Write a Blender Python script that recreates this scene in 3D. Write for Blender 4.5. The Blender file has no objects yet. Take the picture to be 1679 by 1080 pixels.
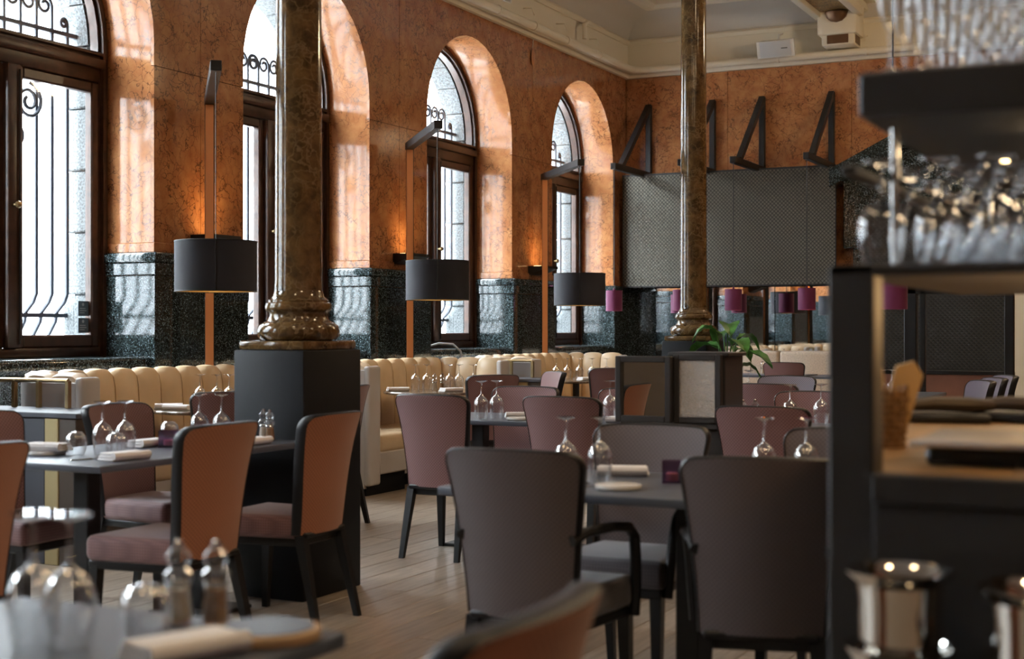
import bpy, math, random
from mathutils import Vector, Matrix
random.seed(7)
SC = bpy.context.scene
COL = SC.collection
PI = math.pi
R = math.radians

# ------------------------------------------------------------------ camera
cam = bpy.data.objects.new('camera', bpy.data.cameras.new('camera'))
COL.objects.link(cam)
cam.location = (0, 0, 1.3)
cam.rotation_euler = (R(90), 0, R(26.13))
cam.data.sensor_width = 36
cam.data.lens = 50
cam.data.clip_start = 0.05
cam.data.dof.use_dof = True
cam.data.dof.focus_distance = 11.5
cam.data.dof.aperture_fstop = 2.8
SC.camera = cam

# ------------------------------------------------------------------ sky, exposure, lamps
w = bpy.data.worlds.new('sky')
SC.world = w
w.use_nodes = True
bg = w.node_tree.nodes['Background']
bg.inputs[0].default_value = (0.86, 0.94, 1.0, 1)
bg.inputs[1].default_value = 40.0
SC.view_settings.view_transform = 'Standard'
SC.view_settings.look = 'None'
SC.view_settings.exposure = 0.0
SC.view_settings.gamma = 1
SC.view_settings.use_curve_mapping = False
cy = SC.cycles
cy.use_denoising = True
cy.max_bounces = 10
cy.diffuse_bounces = 5
cy.glossy_bounces = 4
cy.transmission_bounces = 6
cy.transparent_max_bounces = 24
cy.caustics_reflective = False
cy.caustics_refractive = False
cy.sample_clamp_indirect = 6

BAY = 3.0
C0 = 7.306
CEN = [C0 + BAY * k for k in range(-3, 4)]   # bay centres; the first bay is blind
WX = -7.0


def area(name, loc, rot, sx, sy, power, col, portal=False):
    l = bpy.data.lights.new(name, 'AREA')
    l.shape = 'RECTANGLE'
    l.size, l.size_y = sx, sy
    l.energy = power
    l.color = col
    if portal:
        l.cycles.is_portal = True
    o = bpy.data.objects.new(name, l)
    COL.objects.link(o)
    o.location = loc
    o.rotation_euler = rot
    return o


def spot(name, loc, target, power, col, angle=70, blend=.6, rad=.05):
    l = bpy.data.lights.new(name, 'SPOT')
    l.energy = power
    l.color = col
    l.spot_size = R(angle)
    l.spot_blend = blend
    l.shadow_soft_size = rad
    o = bpy.data.objects.new(name, l)
    COL.objects.link(o)
    o.location = loc
    o.rotation_euler = (Vector(target) - Vector(loc)).to_track_quat('-Z', 'Y').to_euler()
    return o


def point(name, loc, power, col, rad=.03):
    l = bpy.data.lights.new(name, 'POINT')
    l.energy = power
    l.color = col
    l.shadow_soft_size = rad
    o = bpy.data.objects.new(name, l)
    COL.objects.link(o)
    o.location = loc
    return o


for c in CEN[1:]:
    area('window_portal', (-7.62, c, 2.75), (0, R(-90), 0), 3.4, 1.9, 1, (1, 1, 1), True)
WARM = (1.0, 0.72, 0.42)
for (x, y, p) in ((-0.6, 3.2, 75), (1.6, 4.5, 75), (-0.6, 7.5, 60), (1.8, 8.5, 60), (-2.2, 11.5, 45), (-3.45, 3.3, 34), (1.5, 1.0, 60), (-2.0, 0.6, 40)):
    area('ceiling_fill', (x, y, 5.42), (0, 0, 0), .5, .5, p * .5, WARM)  # unseen warm fill lights added under the ceiling, no fixtures


point('hall_fill', (-1.2, 14.2, 4.6), 150, WARM, .2)  # out-of-view fill light added to brighten the ceiling and back wall


# ------------------------------------------------------------------ materials
def _mat(name):
    m = bpy.data.materials.new(name)
    m.use_nodes = True
    nt = m.node_tree
    return m, nt, nt.nodes['Principled BSDF']


def mat(name, col, rough=.5, metal=0.0, spec=.5, emit=None, es=0, noise=0, nscale=8, bump=0, bscale=60, coat=0):
    m, nt, b = _mat(name)
    b.inputs['Base Color'].default_value = (*col, 1)
    b.inputs['Roughness'].default_value = rough
    b.inputs['Metallic'].default_value = metal
    b.inputs['Specular IOR Level'].default_value = spec
    b.inputs['Coat Weight'].default_value = coat
    if emit:
        b.inputs['Emission Color'].default_value = (*emit, 1)
        b.inputs['Emission Strength'].default_value = es
    if noise or bump:
        tc = nt.nodes.new('ShaderNodeTexCoord')
    if noise:
        n = nt.nodes.new('ShaderNodeTexNoise')
        n.inputs['Scale'].default_value = nscale
        n.inputs['Detail'].default_value = 5
        nt.links.new(tc.outputs['Object'], n.inputs['Vector'])
        r = nt.nodes.new('ShaderNodeValToRGB')
        r.color_ramp.elements[0].position = .3
        r.color_ramp.elements[1].position = .7
        r.color_ramp.elements[0].color = (*[max(0, v * (1 - noise)) for v in col], 1)
        r.color_ramp.elements[1].color = (*[min(1, v * (1 + noise)) for v in col], 1)
        nt.links.new(n.outputs['Fac'], r.inputs['Fac'])
        nt.links.new(r.outputs['Color'], b.inputs['Base Color'])
    if bump:
        n2 = nt.nodes.new('ShaderNodeTexNoise')
        n2.inputs['Scale'].default_value = bscale
        nt.links.new(tc.outputs['Object'], n2.inputs['Vector'])
        bp = nt.nodes.new('ShaderNodeBump')
        bp.inputs['Strength'].default_value = bump
        bp.inputs['Distance'].default_value = .01
        nt.links.new(n2.outputs['Fac'], bp.inputs['Height'])
        nt.links.new(bp.outputs['Normal'], b.inputs['Normal'])
    return m


class N:
    """tiny node-writing helper"""
    def __init__(s, name):
        s.m, s.nt, s.b = _mat(name)
        s.tc = s.nt.nodes.new('ShaderNodeTexCoord')

    def node(s, t, **kw):
        n = s.nt.nodes.new(t)
        for k, v in kw.items():
            if k.startswith('_'):
                n.inputs[k[1:].replace('_', ' ')].default_value = v
            else:
                setattr(n, k, v)
        return n

    def link(s, a, b):
        s.nt.links.new(a, b)

    def ramp(s, fac, stops):
        r = s.node('ShaderNodeValToRGB')
        el = r.color_ramp.elements
        while len(el) < len(stops):
            el.new(.5)
        for e, (p, c) in zip(el, stops):
            e.position = p
            e.color = (*c, 1) if len(c) == 3 else c
        s.link(fac, r.inputs['Fac'])
        return r.outputs['Color']

    def mix(s, fac, a, b, bt='MIX'):
        n = s.node('ShaderNodeMix', data_type='RGBA', blend_type=bt)
        for v, i in ((fac, 0), (a, 6), (b, 7)):
            if hasattr(v, 'links'):
                s.link(v, n.inputs[i])
            else:
                n.inputs[i].default_value = v if i == 0 else (*v, 1)
        return n.outputs[2]

    def math(s, op, a, b=0.0):
        n = s.node('ShaderNodeMath', operation=op)
        for v, i in ((a, 0), (b, 1)):
            if hasattr(v, 'links'):
                s.link(v, n.inputs[i])
            else:
                n.inputs[i].default_value = v
        return n.outputs[0]

    def bump(s, h, strength=.3, dist=.01):
        n = s.node('ShaderNodeBump', _Strength=strength, _Distance=dist)
        s.link(h, n.inputs['Height'])
        s.link(n.outputs['Normal'], s.b.inputs['Normal'])


def marble(name, lo, hi, vein, vscale, rough, vw=.035, nscale=2.2):
    n = N(name)
    no = n.node('ShaderNodeTexNoise', _Scale=nscale, _Detail=8.0, _Roughness=.65)
    n.link(n.tc.outputs['Object'], no.inputs['Vector'])
    d = n.node('ShaderNodeTexNoise', _Scale=5.0, _Detail=6.0)
    n.link(n.tc.outputs['Object'], d.inputs['Vector'])
    dd = n.node('ShaderNodeVectorMath', operation='SCALE')
    dd.inputs['Scale'].default_value = .5
    n.link(d.outputs['Color'], dd.inputs[0])
    ad = n.node('ShaderNodeVectorMath', operation='ADD')
    n.link(n.tc.outputs['Object'], ad.inputs[0])
    n.link(dd.outputs[0], ad.inputs[1])
    v = n.node('ShaderNodeTexVoronoi', feature='DISTANCE_TO_EDGE', _Scale=vscale)
    n.link(ad.outputs[0], v.inputs['Vector'])
    line = n.ramp(v.outputs['Distance'], [(0, (1, 1, 1)), (vw, (0, 0, 0))])
    mk = n.node('ShaderNodeTexNoise', _Scale=4.0, _Detail=3.0)
    n.link(n.tc.outputs['Object'], mk.inputs['Vector'])
    mask = n.ramp(mk.outputs['Fac'], [(.34, (0, 0, 0)), (.54, (.9, .9, .9))])
    f = n.mix(1.0, line, mask, 'MULTIPLY')
    base = n.ramp(no.outputs['Fac'], [(.3, lo), (.7, hi)])
    n.link(n.mix(f, base, vein), n.b.inputs['Base Color'])
    n.b.inputs['Roughness'].default_value = rough
    return n.m


M = {}
M['marble'] = marble('orange_marble', (.28, .098, .036), (.46, .21, .088), (.04, .018, .011), 10, .11, .06, 6)
M['marble'].node_tree.nodes['Principled BSDF'].inputs['Specular IOR Level'].default_value = .5
M['column'] = marble('brown_marble', (.022, .012, .005), (.17, .098, .036), (.20, .135, .062), 11, .1, .07, 10)
M['tabmarble'] = marble('table_marble', (.07, .05, .035), (.2, .15, .11), (.4, .33, .25), 14, .12, .05, 12)


def granite():
    n = N('green_granite')
    v = n.node('ShaderNodeTexVoronoi', _Scale=150.0)
    n.link(n.tc.outputs['Object'], v.inputs['Vector'])
    sp = n.node('ShaderNodeSeparateColor')
    n.link(v.outputs['Color'], sp.inputs[0])
    c = n.ramp(sp.outputs[0], [(0, (.006, .008, .008)), (.6, (.022, .031, .031)), (.88, (.055, .075, .08)), (.985, (.2, .26, .29))])
    n.link(c, n.b.inputs['Base Color'])
    n.b.inputs['Roughness'].default_value = .09
    n.b.inputs['Specular IOR Level'].default_value = .6
    return n.m


M['granite'] = granite()


def stone():
    n = N('pale_granite_blocks')
    v = n.node('ShaderNodeTexNoise', _Scale=60.0, _Detail=5.0)
    n.link(n.tc.outputs['Object'], v.inputs['Vector'])
    n.link(n.ramp(v.outputs['Fac'], [(.35, (.04, .045, .048)), (.65, (.135, .15, .155))]), n.b.inputs['Base Color'])
    n.b.inputs['Roughness'].default_value = .85
    n.bump(v.outputs['Fac'], .4, .02)
    return n.m


M['stone'] = stone()


def fabric(name, a, b, scale=85, flat=False):
    n = N(name)
    mp = n.node('ShaderNodeMapping')
    if flat:
        mp.inputs['Scale'].default_value = (1, 1, 1)
    else:
        mp.inputs['Scale'].default_value = (1, 0, 1)
        mp.inputs['Rotation'].default_value = (0, R(45), 0)
    n.link(n.tc.outputs['Object'], mp.inputs['Vector'])
    v = n.node('ShaderNodeTexVoronoi', voronoi_dimensions='3D', _Scale=float(scale), _Randomness=0.0)
    n.link(mp.outputs[0], v.inputs['Vector'])
    n.link(n.ramp(v.outputs['Distance'], [(.25, b), (.6, a)]), n.b.inputs['Base Color'])
    n.b.inputs['Roughness'].default_value = .7
    n.b.inputs['Sheen Weight'].default_value = .2
    n.bump(v.outputs['Distance'], .2, .003)
    return n.m


M['mauve'] = fabric('mauve_woven_fabric', (.13, .062, .062), (.26, .135, .135))
M['dim_lit'] = fabric('dim_lit_woven_fabric', (.08, .064, .068), (.13, .104, .11))  # greyer copy of the mauve fabric; dim light on near chairs put into colour
M['purple'] = fabric('purple_woven_fabric', (.05, .032, .05), (.11, .075, .11))
M['grey_weave'] = fabric('grey_woven_fabric', (.12, .1, .13), (.3, .27, .32))
for _k, _a, _b in (('mauve', (.15, .07, .072), (.24, .125, .128)), ('dim_lit', (.075, .058, .062), (.125, .098, .104)), ('grey_weave', (.12, .1, .13), (.3, .27, .32)), ('purple', (.05, .032, .05), (.11, .075, .11))):
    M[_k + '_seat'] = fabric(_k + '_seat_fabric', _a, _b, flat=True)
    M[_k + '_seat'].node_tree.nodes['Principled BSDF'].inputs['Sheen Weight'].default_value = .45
M['warm_lit'] = fabric('warm_lit_woven_fabric', (.23, .082, .038), (.40, .155, .075))  # same chair fabric, warm light on the backs put into its colour
M['black_wood'] = mat('black_stained_wood', (.008, .008, .009), .42, spec=.35)
M['rim'] = mat('black_leather_piping', (.009, .009, .011), .4, spec=.35)
M['cream'] = mat('cream_leather', (.62, .47, .30), .38, bump=.08, bscale=140, noise=.05)
M['grey_leather'] = mat('pale_grey_leather', (.50, .47, .45), .4, bump=.08, bscale=140)
M['beige_fabric'] = mat('beige_bench_fabric', (.55, .47, .38), .9, noise=.18, nscale=60, bump=.3, bscale=200)
M['dark_panel'] = mat('dark_grey_lacquer', (.036, .035, .036), .5, spec=.4)
M['plinth'] = mat('blue_black_plinth', (.006, .007, .0095), .55, spec=.22)
M['cabinet'] = mat('dark_slate_veneer', (.06, .065, .08), .45)
M['dark_veneer'] = mat('dark_brown_veneer', (.05, .035, .025), .5)
M['brass'] = mat('aged_brass', (.42, .31, .16), .34, 1.0)
M['brass_matt'] = mat('brushed_brass', (.45, .37, .2), .5, .6)
M['copper'] = mat('copper_lacquer', (.85, .35, .13), .42)
M['black_metal'] = mat('black_metal', (.012, .011, .011), .45, .2)
M['iron'] = mat('wrought_iron', (.02, .026, .04), .6)
M['frame_wood'] = mat('mahogany_frame', (.042, .017, .009), .33, noise=.4, nscale=14)
M['white_paint'] = mat('ivory_paint', (.78, .73, .61), .55)
M['ceil_paint'] = mat('grey_ceiling_paint', (.60, .58, .55), .7)
M['grey_paint'] = mat('mid_grey_paint', (.30, .29, .28), .7)
M['speaker_white'] = mat('white_plastic', (.78, .78, .76), .4)
M['speaker_grille'] = mat('speaker_grille_cloth', (.55, .57, .6), .7, bump=.3, bscale=400)
M['shade'] = mat('dark_blue_grey_shade', (.015, .015, .022), .75, bump=.15, bscale=300)
M['shade_in'] = mat('gold_shade_lining', (.30, .19, .05), .5, .2)
M['plum'] = mat('plum_velvet_shade', (.13, .012, .065), .75)
M['plum'].node_tree.nodes['Principled BSDF'].inputs['Sheen Weight'].default_value = .1
M['plum_in'] = mat('rose_shade_lining', (.8, .45, .4), .6)
M['bulb'] = mat('lit_bulb', (1, .8, .5), .5, emit=(1, .66, .3), es=12)
M['table_top'] = mat('slate_black_table', (.075, .09, .12), .38)
M['white_cloth'] = mat('white_linen', (.80, .79, .8), .85, bump=.2, bscale=250)
M['porcelain'] = mat('white_porcelain', (.75, .74, .72), .2)
M['wood_board'] = mat('pale_wood_rim', (.5, .33, .17), .5, noise=.2)
M['steel'] = mat('polished_steel', (.75, .74, .72), .12, 1.0)
M['silver'] = mat('mirror_silver', (.72, .70, .66), .08, 1.0)
M['mirror'] = mat('mirror_glass', (.82, .83, .84), .01, 1.0)
M['leaf'] = mat('leaf_green', (.055, .17, .03), .4, noise=.5, nscale=16)
M['pot'] = mat('dark_planter', (.03, .03, .032), .5)
M['counter_wood'] = mat('bar_counter_wood', (.36, .21, .09), .32, noise=.3, nscale=9)
M['wicker'] = mat('brown_wicker', (.2, .11, .045), .55, noise=.4, nscale=60)
M['kraft'] = mat('kraft_paper', (.62, .42, .2), .7)
M['terracotta'] = mat('terracotta_dado', (.16, .062, .035), .6, noise=.1)
M['pepper'] = mat('peppercorns', (.34, .19, .07), .8, noise=.6, nscale=300)
M['salt'] = mat('salt_grains', (.85, .76, .62), .8, noise=.2, nscale=200)
M['facade'] = mat('pale_facade', (.8, .8, .8), .9)
M['asphalt'] = mat('pale_street', (.6, .6, .6), .9)
M['sticker'] = mat('grey_blue_sticker', (.10, .15, .2), .5)
M['sticker_print'] = mat('sticker_print', (.4, .48, .55), .5)
M['cable'] = mat('grey_cable', (.55, .56, .6), .4)
M['tag'] = mat('orange_tag', (.42, .17, .07), .5)
M['mauve_dark'] = M['mauve']


def floor_mat():
    n = N('oak_floor')
    oi = n.node('ShaderNodeObjectInfo')
    mp = n.node('ShaderNodeMapping')
    mp.inputs['Scale'].default_value = (14, 1.2, 1)
    n.link(n.tc.outputs['Object'], mp.inputs['Vector'])
    no = n.node('ShaderNodeTexNoise', _Scale=3.0, _Detail=6.0)
    n.link(mp.outputs[0], no.inputs['Vector'])
    c = n.ramp(no.outputs['Fac'], [(.3, (.235, .19, .15)), (.7, (.39, .33, .27))])
    v = n.ramp(oi.outputs['Random'], [(0, (.8, .8, .8)), (1, (1.12, 1.1, 1.08))])
    n.link(n.mix(1.0, c, v, 'MULTIPLY'), n.b.inputs['Base Color'])
    n.b.inputs['Roughness'].default_value = .33
    return n.m


M['floor'] = floor_mat()


def lattice(name, dark, light, scale, metal, rough):
    """diamond relief on sheet metal or printed screen"""
    n = N(name)
    mp = n.node('ShaderNodeMapping')
    mp.inputs['Rotation'].default_value = (0, R(45), 0)
    n.link(n.tc.outputs['Object'], mp.inputs['Vector'])
    v = n.node('ShaderNodeTexVoronoi', _Scale=float(scale), _Randomness=0.0, distance='CHEBYCHEV')
    n.link(mp.outputs[0], v.inputs['Vector'])
    n.link(n.ramp(v.outputs['Distance'], [(.34, light), (.46, dark)]), n.b.inputs['Base Color'])
    n.b.inputs['Roughness'].default_value = rough
    n.b.inputs['Metallic'].default_value = metal
    n.bump(v.outputs['Distance'], .6, .01)
    return n.m


def ripple():
    n = N('rippled_metal')
    mp = n.node('ShaderNodeMapping')
    mp.inputs['Scale'].default_value = (.3, .3, 1)
    n.link(n.tc.outputs['Object'], mp.inputs['Vector'])
    no = n.node('ShaderNodeTexNoise', _Scale=380.0, _Detail=2.0)
    n.link(mp.outputs[0], no.inputs['Vector'])
    n.b.inputs['Base Color'].default_value = (.72, .70, .68, 1)
    n.b.inputs['Metallic'].default_value = 1
    n.b.inputs['Roughness'].default_value = .22
    n.bump(no.outputs['Fac'], 1.0, .006)
    return n.m


M['ripple_metal'] = ripple()
M['mesh_sheet'] = lattice('diamond_sheet_metal', (.010, .010, .009), (.115, .105, .082), 29, .55, .42)
M['pattern'] = lattice('gold_pattern_screen', (.016, .012, .006), (.006, .0055, .005), 30, .05, .6)
M['ornate'] = marble('bronze_ornament', (.03, .015, .006), (.12, .06, .022), (.55, .35, .12), 26, .45, .12, 30)
M['bronze'] = mat('bronze_bowl', (.14, .07, .03), .35, .5)


def thin_glass(name, tint=(1, 1, 1), edge=.9, blend=.35, pane=False):
    m = bpy.data.materials.new(name)
    m.use_nodes = True
    nt = m.node_tree
    nt.nodes.clear()
    out = nt.nodes.new('ShaderNodeOutputMaterial')
    t = nt.nodes.new('ShaderNodeBsdfTransparent')
    t.inputs[0].default_value = (*tint, 1)
    g = nt.nodes.new('ShaderNodeBsdfGlossy')
    g.inputs['Roughness'].default_value = .03
    g.inputs[0].default_value = (1, 1, 1, 1)
    lw = nt.nodes.new('ShaderNodeLayerWeight')
    lw.inputs[0].default_value = .5 if pane else blend
    mp = nt.nodes.new('ShaderNodeMapRange')
    mp.inputs[3].default_value = .03 if pane else .08
    mp.inputs[4].default_value = .9 if pane else edge
    src = lw.outputs['Facing']
    if pane:
        pw_ = nt.nodes.new('ShaderNodeMath')
        pw_.operation = 'POWER'
        pw_.inputs[1].default_value = 5
        nt.links.new(src, pw_.inputs[0])
        src = pw_.outputs[0]
    nt.links.new(src, mp.inputs[0])
    f = mp.outputs[0]
    mx = nt.nodes.new('ShaderNodeMixShader')
    nt.links.new(f, mx.inputs[0])
    nt.links.new(t.outputs[0], mx.inputs[1])
    nt.links.new(g.outputs[0], mx.inputs[2])
    nt.links.new(mx.outputs[0], out.inputs[0])
    return m


M['pane'] = thin_glass('window_glass', (.97, .98, .98), pane=True)
M['glass'] = thin_glass('clear_glass', (.95, .96, .97), .95, .42)
M['bar_glass'] = thin_glass('bar_glass', (.95, .96, .97), .85, .28)
M['acrylic'] = thin_glass('clear_acrylic', (.93, .94, .95), .8, .35)
M['purple_glass'] = thin_glass('purple_glass', (.42, .25, .4), .7, .35)


# ------------------------------------------------------------------ mesh helpers
class MB:
    def __init__(s):
        s.v, s.f = [], []

    def add(s, vs, fs, mx=None):
        o = len(s.v)
        s.v += [tuple(mx @ Vector(p)) if mx else tuple(p) for p in vs]
        s.f += [tuple(i + o for i in f) for f in fs]
        return s

    def rings(s, rs, cap0=True, cap1=True, closed=True, mx=None):
        n = len(rs[0])
        vs = [p for r in rs for p in r]
        fs = []
        m = n if closed else n - 1
        for i in range(len(rs) - 1):
            for j in range(m):
                a, b = i * n + j, i * n + (j + 1) % n
                fs.append((a, b, b + n, a + n))
        if cap0:
            fs.append(tuple(range(n - 1, -1, -1)))
        if cap1:
            fs.append(tuple((len(rs) - 1) * n + j for j in range(n)))
        return s.add(vs, fs, mx)

    def box(s, x0, x1, y0, y1, z0, z1, mx=None):
        vs = [(x0, y0, z0), (x1, y0, z0), (x1, y1, z0), (x0, y1, z0), (x0, y0, z1), (x1, y0, z1), (x1, y1, z1), (x0, y1, z1)]
        return s.add(vs, [(3, 2, 1, 0), (4, 5, 6, 7), (0, 1, 5, 4), (1, 2, 6, 5), (2, 3, 7, 6), (3, 0, 4, 7)], mx)

    def rbox(s, x0, x1, y0, y1, z0, z1, r=.01, seg=2, mx=None, flat_bottom=False):
        def ring(ins, z):
            rr = max(r - ins, .0008)
            out = []
            for cx, cyy, a0 in ((x1 - ins - rr, y1 - ins - rr, 0), (x0 + ins + rr, y1 - ins - rr, 90), (x0 + ins + rr, y0 + ins + rr, 180), (x1 - ins - rr, y0 + ins + rr, 270)):
                for k in range(seg + 1):
                    a = R(a0 + 90 * k / seg)
                    out.append((cx + rr * math.cos(a), cyy + rr * math.sin(a), z))
            return out
        rs = []
        for k in range(seg + 1):
            a = R(90 * k / seg)
            if flat_bottom and k < seg:
                continue
            rs.append(ring(0 if flat_bottom else r * (1 - math.sin(a)), z0 + (0 if flat_bottom else r * (1 - math.cos(a)))))
        for k in range(seg + 1):
            a = R(90 * k / seg)
            rs.append(ring(r * (1 - math.cos(a)), z1 - r + r * math.sin(a)))
        return s.rings(rs, mx=mx)

    def lathe(s, prof, n=16, c=(0, 0, 0), cap0=True, cap1=True, mx=None):
        rs = [[(c[0] + r * math.cos(2 * PI * k / n), c[1] + r * math.sin(2 * PI * k / n), c[2] + z) for k in range(n)] for r, z in prof]
        return s.rings(rs, cap0, cap1, mx=mx)

    def tube(s, path, r, n=6, closed=False, ry=None, mx=None, phase=0):
        P = [Vector(p) for p in path]
        m = len(P)
        rs = []
        up = None
        for i in range(m):
            if closed:
                t = P[(i + 1) % m] - P[i - 1]
            else:
                t = P[min(i + 1, m - 1)] - P[max(i - 1, 0)]
            t.normalize()
            if up is None:
                up = Vector((0, 0, 1)) if abs(t.z) < .9 else Vector((1, 0, 0))
            u = (up - t * up.dot(t))
            if u.length < 1e-5:
                u = t.orthogonal()
            u.normalize()
            v = t.cross(u)
            up = u
            rr = r[i] if isinstance(r, (list, tuple)) else r
            r2 = rr if ry is None else ry
            rs.append([P[i] + u * rr * math.cos(2 * PI * k / n + phase) + v * r2 * math.sin(2 * PI * k / n + phase) for k in range(n)])
        if closed:
            rs.append(rs[0])
            return s.rings(rs, False, False, mx=mx)
        return s.rings(rs, mx=mx)

    def bar(s, p, q, wx, wy=None, mx=None):
        """square bar from p to q"""
        return s.tube([p, q], wx * .7071, 4, ry=(wy or wx) * .7071, mx=mx, phase=PI / 4)

    def prism(s, poly, axis, a0, a1, mx=None):
        def pt(u, v, a):
            return {'x': (a, u, v), 'y': (u, a, v), 'z': (u, v, a)}[axis]
        n = len(poly)
        vs = [pt(u, v, a0) for u, v in poly] + [pt(u, v, a1) for u, v in poly]
        fs = [tuple(range(n - 1, -1, -1)), tuple(range(n, 2 * n))]
        fs += [(i, (i + 1) % n, n + (i + 1) % n, n + i) for i in range(n)]
        return s.add(vs, fs, mx)

    def mesh(s, name, material, smooth=True, fix=True):
        me = bpy.data.meshes.new(name)
        me.from_pydata(s.v, [], s.f)
        me.materials.append(material)
        if fix:
            import bmesh
            bm = bmesh.new()
            bm.from_mesh(me)
            bmesh.ops.recalc_face_normals(bm, faces=bm.faces)
            bm.to_mesh(me)
            bm.free()
        if smooth:
            for p in me.polygons:
                p.use_smooth = True
            me.set_sharp_from_angle(angle=R(38))
        return me

    def build(s, name, material, parent=None, smooth=True):
        return link(name, s.mesh(name, material, smooth), parent)


def link(name, me, parent=None):
    o = bpy.data.objects.new(name, me)
    COL.objects.link(o)
    if parent:
        o.parent = parent
    return o


def tag(o, label=None, cat=None, group=None, kind=None):
    if label:
        o['label'] = label
    if cat:
        o['category'] = cat
    if group:
        o['group'] = group
    if kind:
        o['kind'] = kind
    return o


def thing(name, label, cat, loc=(0, 0, 0), rz=0, group=None):
    o = bpy.data.objects.new(name, None)
    COL.objects.link(o)
    o.empty_display_size = .1
    o.location = loc
    o.rotation_euler = (0, 0, rz)
    return tag(o, label, cat, group)


def struct(name, loc=(0, 0, 0)):
    o = bpy.data.objects.new(name, None)
    COL.objects.link(o)
    o.location = loc
    o['kind'] = 'structure'
    return o


def dup(root, loc, rz=0, label=None, group=None, scale=None):
    def rec(o, parent):
        c = o.copy()
        COL.objects.link(c)
        if parent:
            c.parent = parent
        for ch in o.children:
            rec(ch, c)
        return c
    c = rec(root, None)
    c.location = loc
    c.rotation_euler = (0, 0, rz)
    if scale:
        c.scale = (scale,) * 3
    if label:
        c['label'] = label
    if group:
        c['group'] = group
    elif 'group' in c.keys():
        del c['group']
    return c


class Proto:
    """first use moves the prototype itself, later uses copy it"""
    def __init__(s, root):
        s.root, s.used = root, False

    def put(s, loc, rz=0, label=None, group=None):
        if not s.used:
            s.used = True
            s.root.location = loc
            s.root.rotation_euler = (0, 0, rz)
            return tag(s.root, label, None, group)
        return dup(s.root, loc, rz, label, group)


# ================================================================== SHELL
YB = 17.75           # back wall plane
YR = CEN[0] - 1.5    # wall behind the camera
XR = 4.0
SPR, RAD, WS, WCAP = 3.43, .96, 1.10, 1.87
TOP = 4.64
NA = 20


def arch_pts(c, r, zs, n=NA):
    return [(c - r * math.cos(PI * k / n), zs + r * math.sin(PI * k / n)) for k in range(n + 1)]


# ---- floor: planks in view as parts, the rest joined
fl = struct('floor')
MB().box(-7.6, XR + .2, YR - .2, YB + .3, -.1, -.012).build('subfloor', M['black_wood'], fl, False)
pw, pl = .19, 1.5
pm = MB().rbox(0.0015, pw - .0015, .0015, pl - .0015, -.012, 0, .0025, 1, flat_bottom=True).mesh('floor_plank', M['floor'])
rest = MB()
ny = int((YB - YR) / pl) + 2
for i in range(int((XR + 7) / pw) + 1):
    x = -7 + i * pw
    off = -((i * 7) % 5) / 5 * pl
    for j in range(ny):
        y = YR + j * pl + off
        if -4.9 < x < -.6 and 2.5 < y < 10.2:
            o = link('floor_plank', pm, fl)
            o.location = (x, y, 0)
        else:
            rest.box(x + .0015, x + pw - .0015, y + .0015, y + pl - .0015, -.012, 0)
tag(rest.build('floor_planks_beyond', M['floor'], fl, False), kind='stuff')

# ---- left wall
wl = struct('wall_left')
mb = MB()
for c in CEN:
    # pier halves and spandrel of one bay, one solid
    if c < 0:
        mb.box(-7.55, -7.0, c - 1.5, c + 1.5, 0, 5.6)
        continue
    poly = [(c - 1.5, 0), (c - RAD, 0)] + arch_pts(c, RAD, SPR) + [(c + RAD, 0), (c + 1.5, 0), (c + 1.5, 5.6), (c - 1.5, 5.6)]
    mb.prism(poly, 'x', -7.55, -7.028)
c = CEN[-1]
mb.box(-7.55, -7.028, c + 1.5, YB + .3, 0, 5.6)
mb.build('wall_core', M['marble'], wl)
g = .0025
for k, c in enumerate(CEN):
    if k < 1:
        continue
    yl, yr = c - 1.5, c + 1.5
    if k == len(CEN) - 1:
        yr = YB - .03
    MB().box(-7.03, WX, yl + g, c - RAD, WCAP, 3.25 - g).build('marble_slab', M['marble'], wl, False)
    MB().box(-7.03, WX, c + RAD, yr - g, WCAP, 3.25 - g).build('marble_slab', M['marble'], wl, False)
    poly = [(yl + g, 3.25 + g), (c - RAD, 3.25 + g)] + arch_pts(c, RAD, SPR) + [(c + RAD, 3.25 + g), (yr - g, 3.25 + g), (yr - g, TOP), (yl + g, TOP)]
    MB().prism(poly, 'x', -7.03, WX).build('marble_slab', M['marble'], wl, False)
    # marble skirting strip over the granite
    for a, b in ((c + RAD - .012, min(c + BAY - RAD, YB - .02) + .012),):
        MB().rbox(-7.45, -6.985, a, b, WCAP, WCAP + .075, .006, 1).build('marble_skirting', M['marble'], wl)
        MB().rbox(-7.5, -6.965, a - .015, b + .015, 0, 1.70, .006, 1).build('granite_panel', M['granite'], wl)
        MB().rbox(-7.5, -6.955, a - .025, b + .025, 1.702, 1.795, .006, 1).build('granite_band', M['granite'], wl)
        MB().rbox(-7.5, -6.94, a - .04, b + .04, 1.797, WCAP, .012, 2).build('granite_cap', M['granite'], wl)
    # granite apron and sill under the window
    MB().box(-7.5, -7.12, c - RAD, c + RAD, 0, .98).build('granite_apron', M['granite'], wl, False)
    MB().rbox(-7.5, -7.0, c - RAD + .01, c + RAD - .01, .98, 1.10, .03, 3).build('granite_sill', M['granite'], wl)

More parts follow.
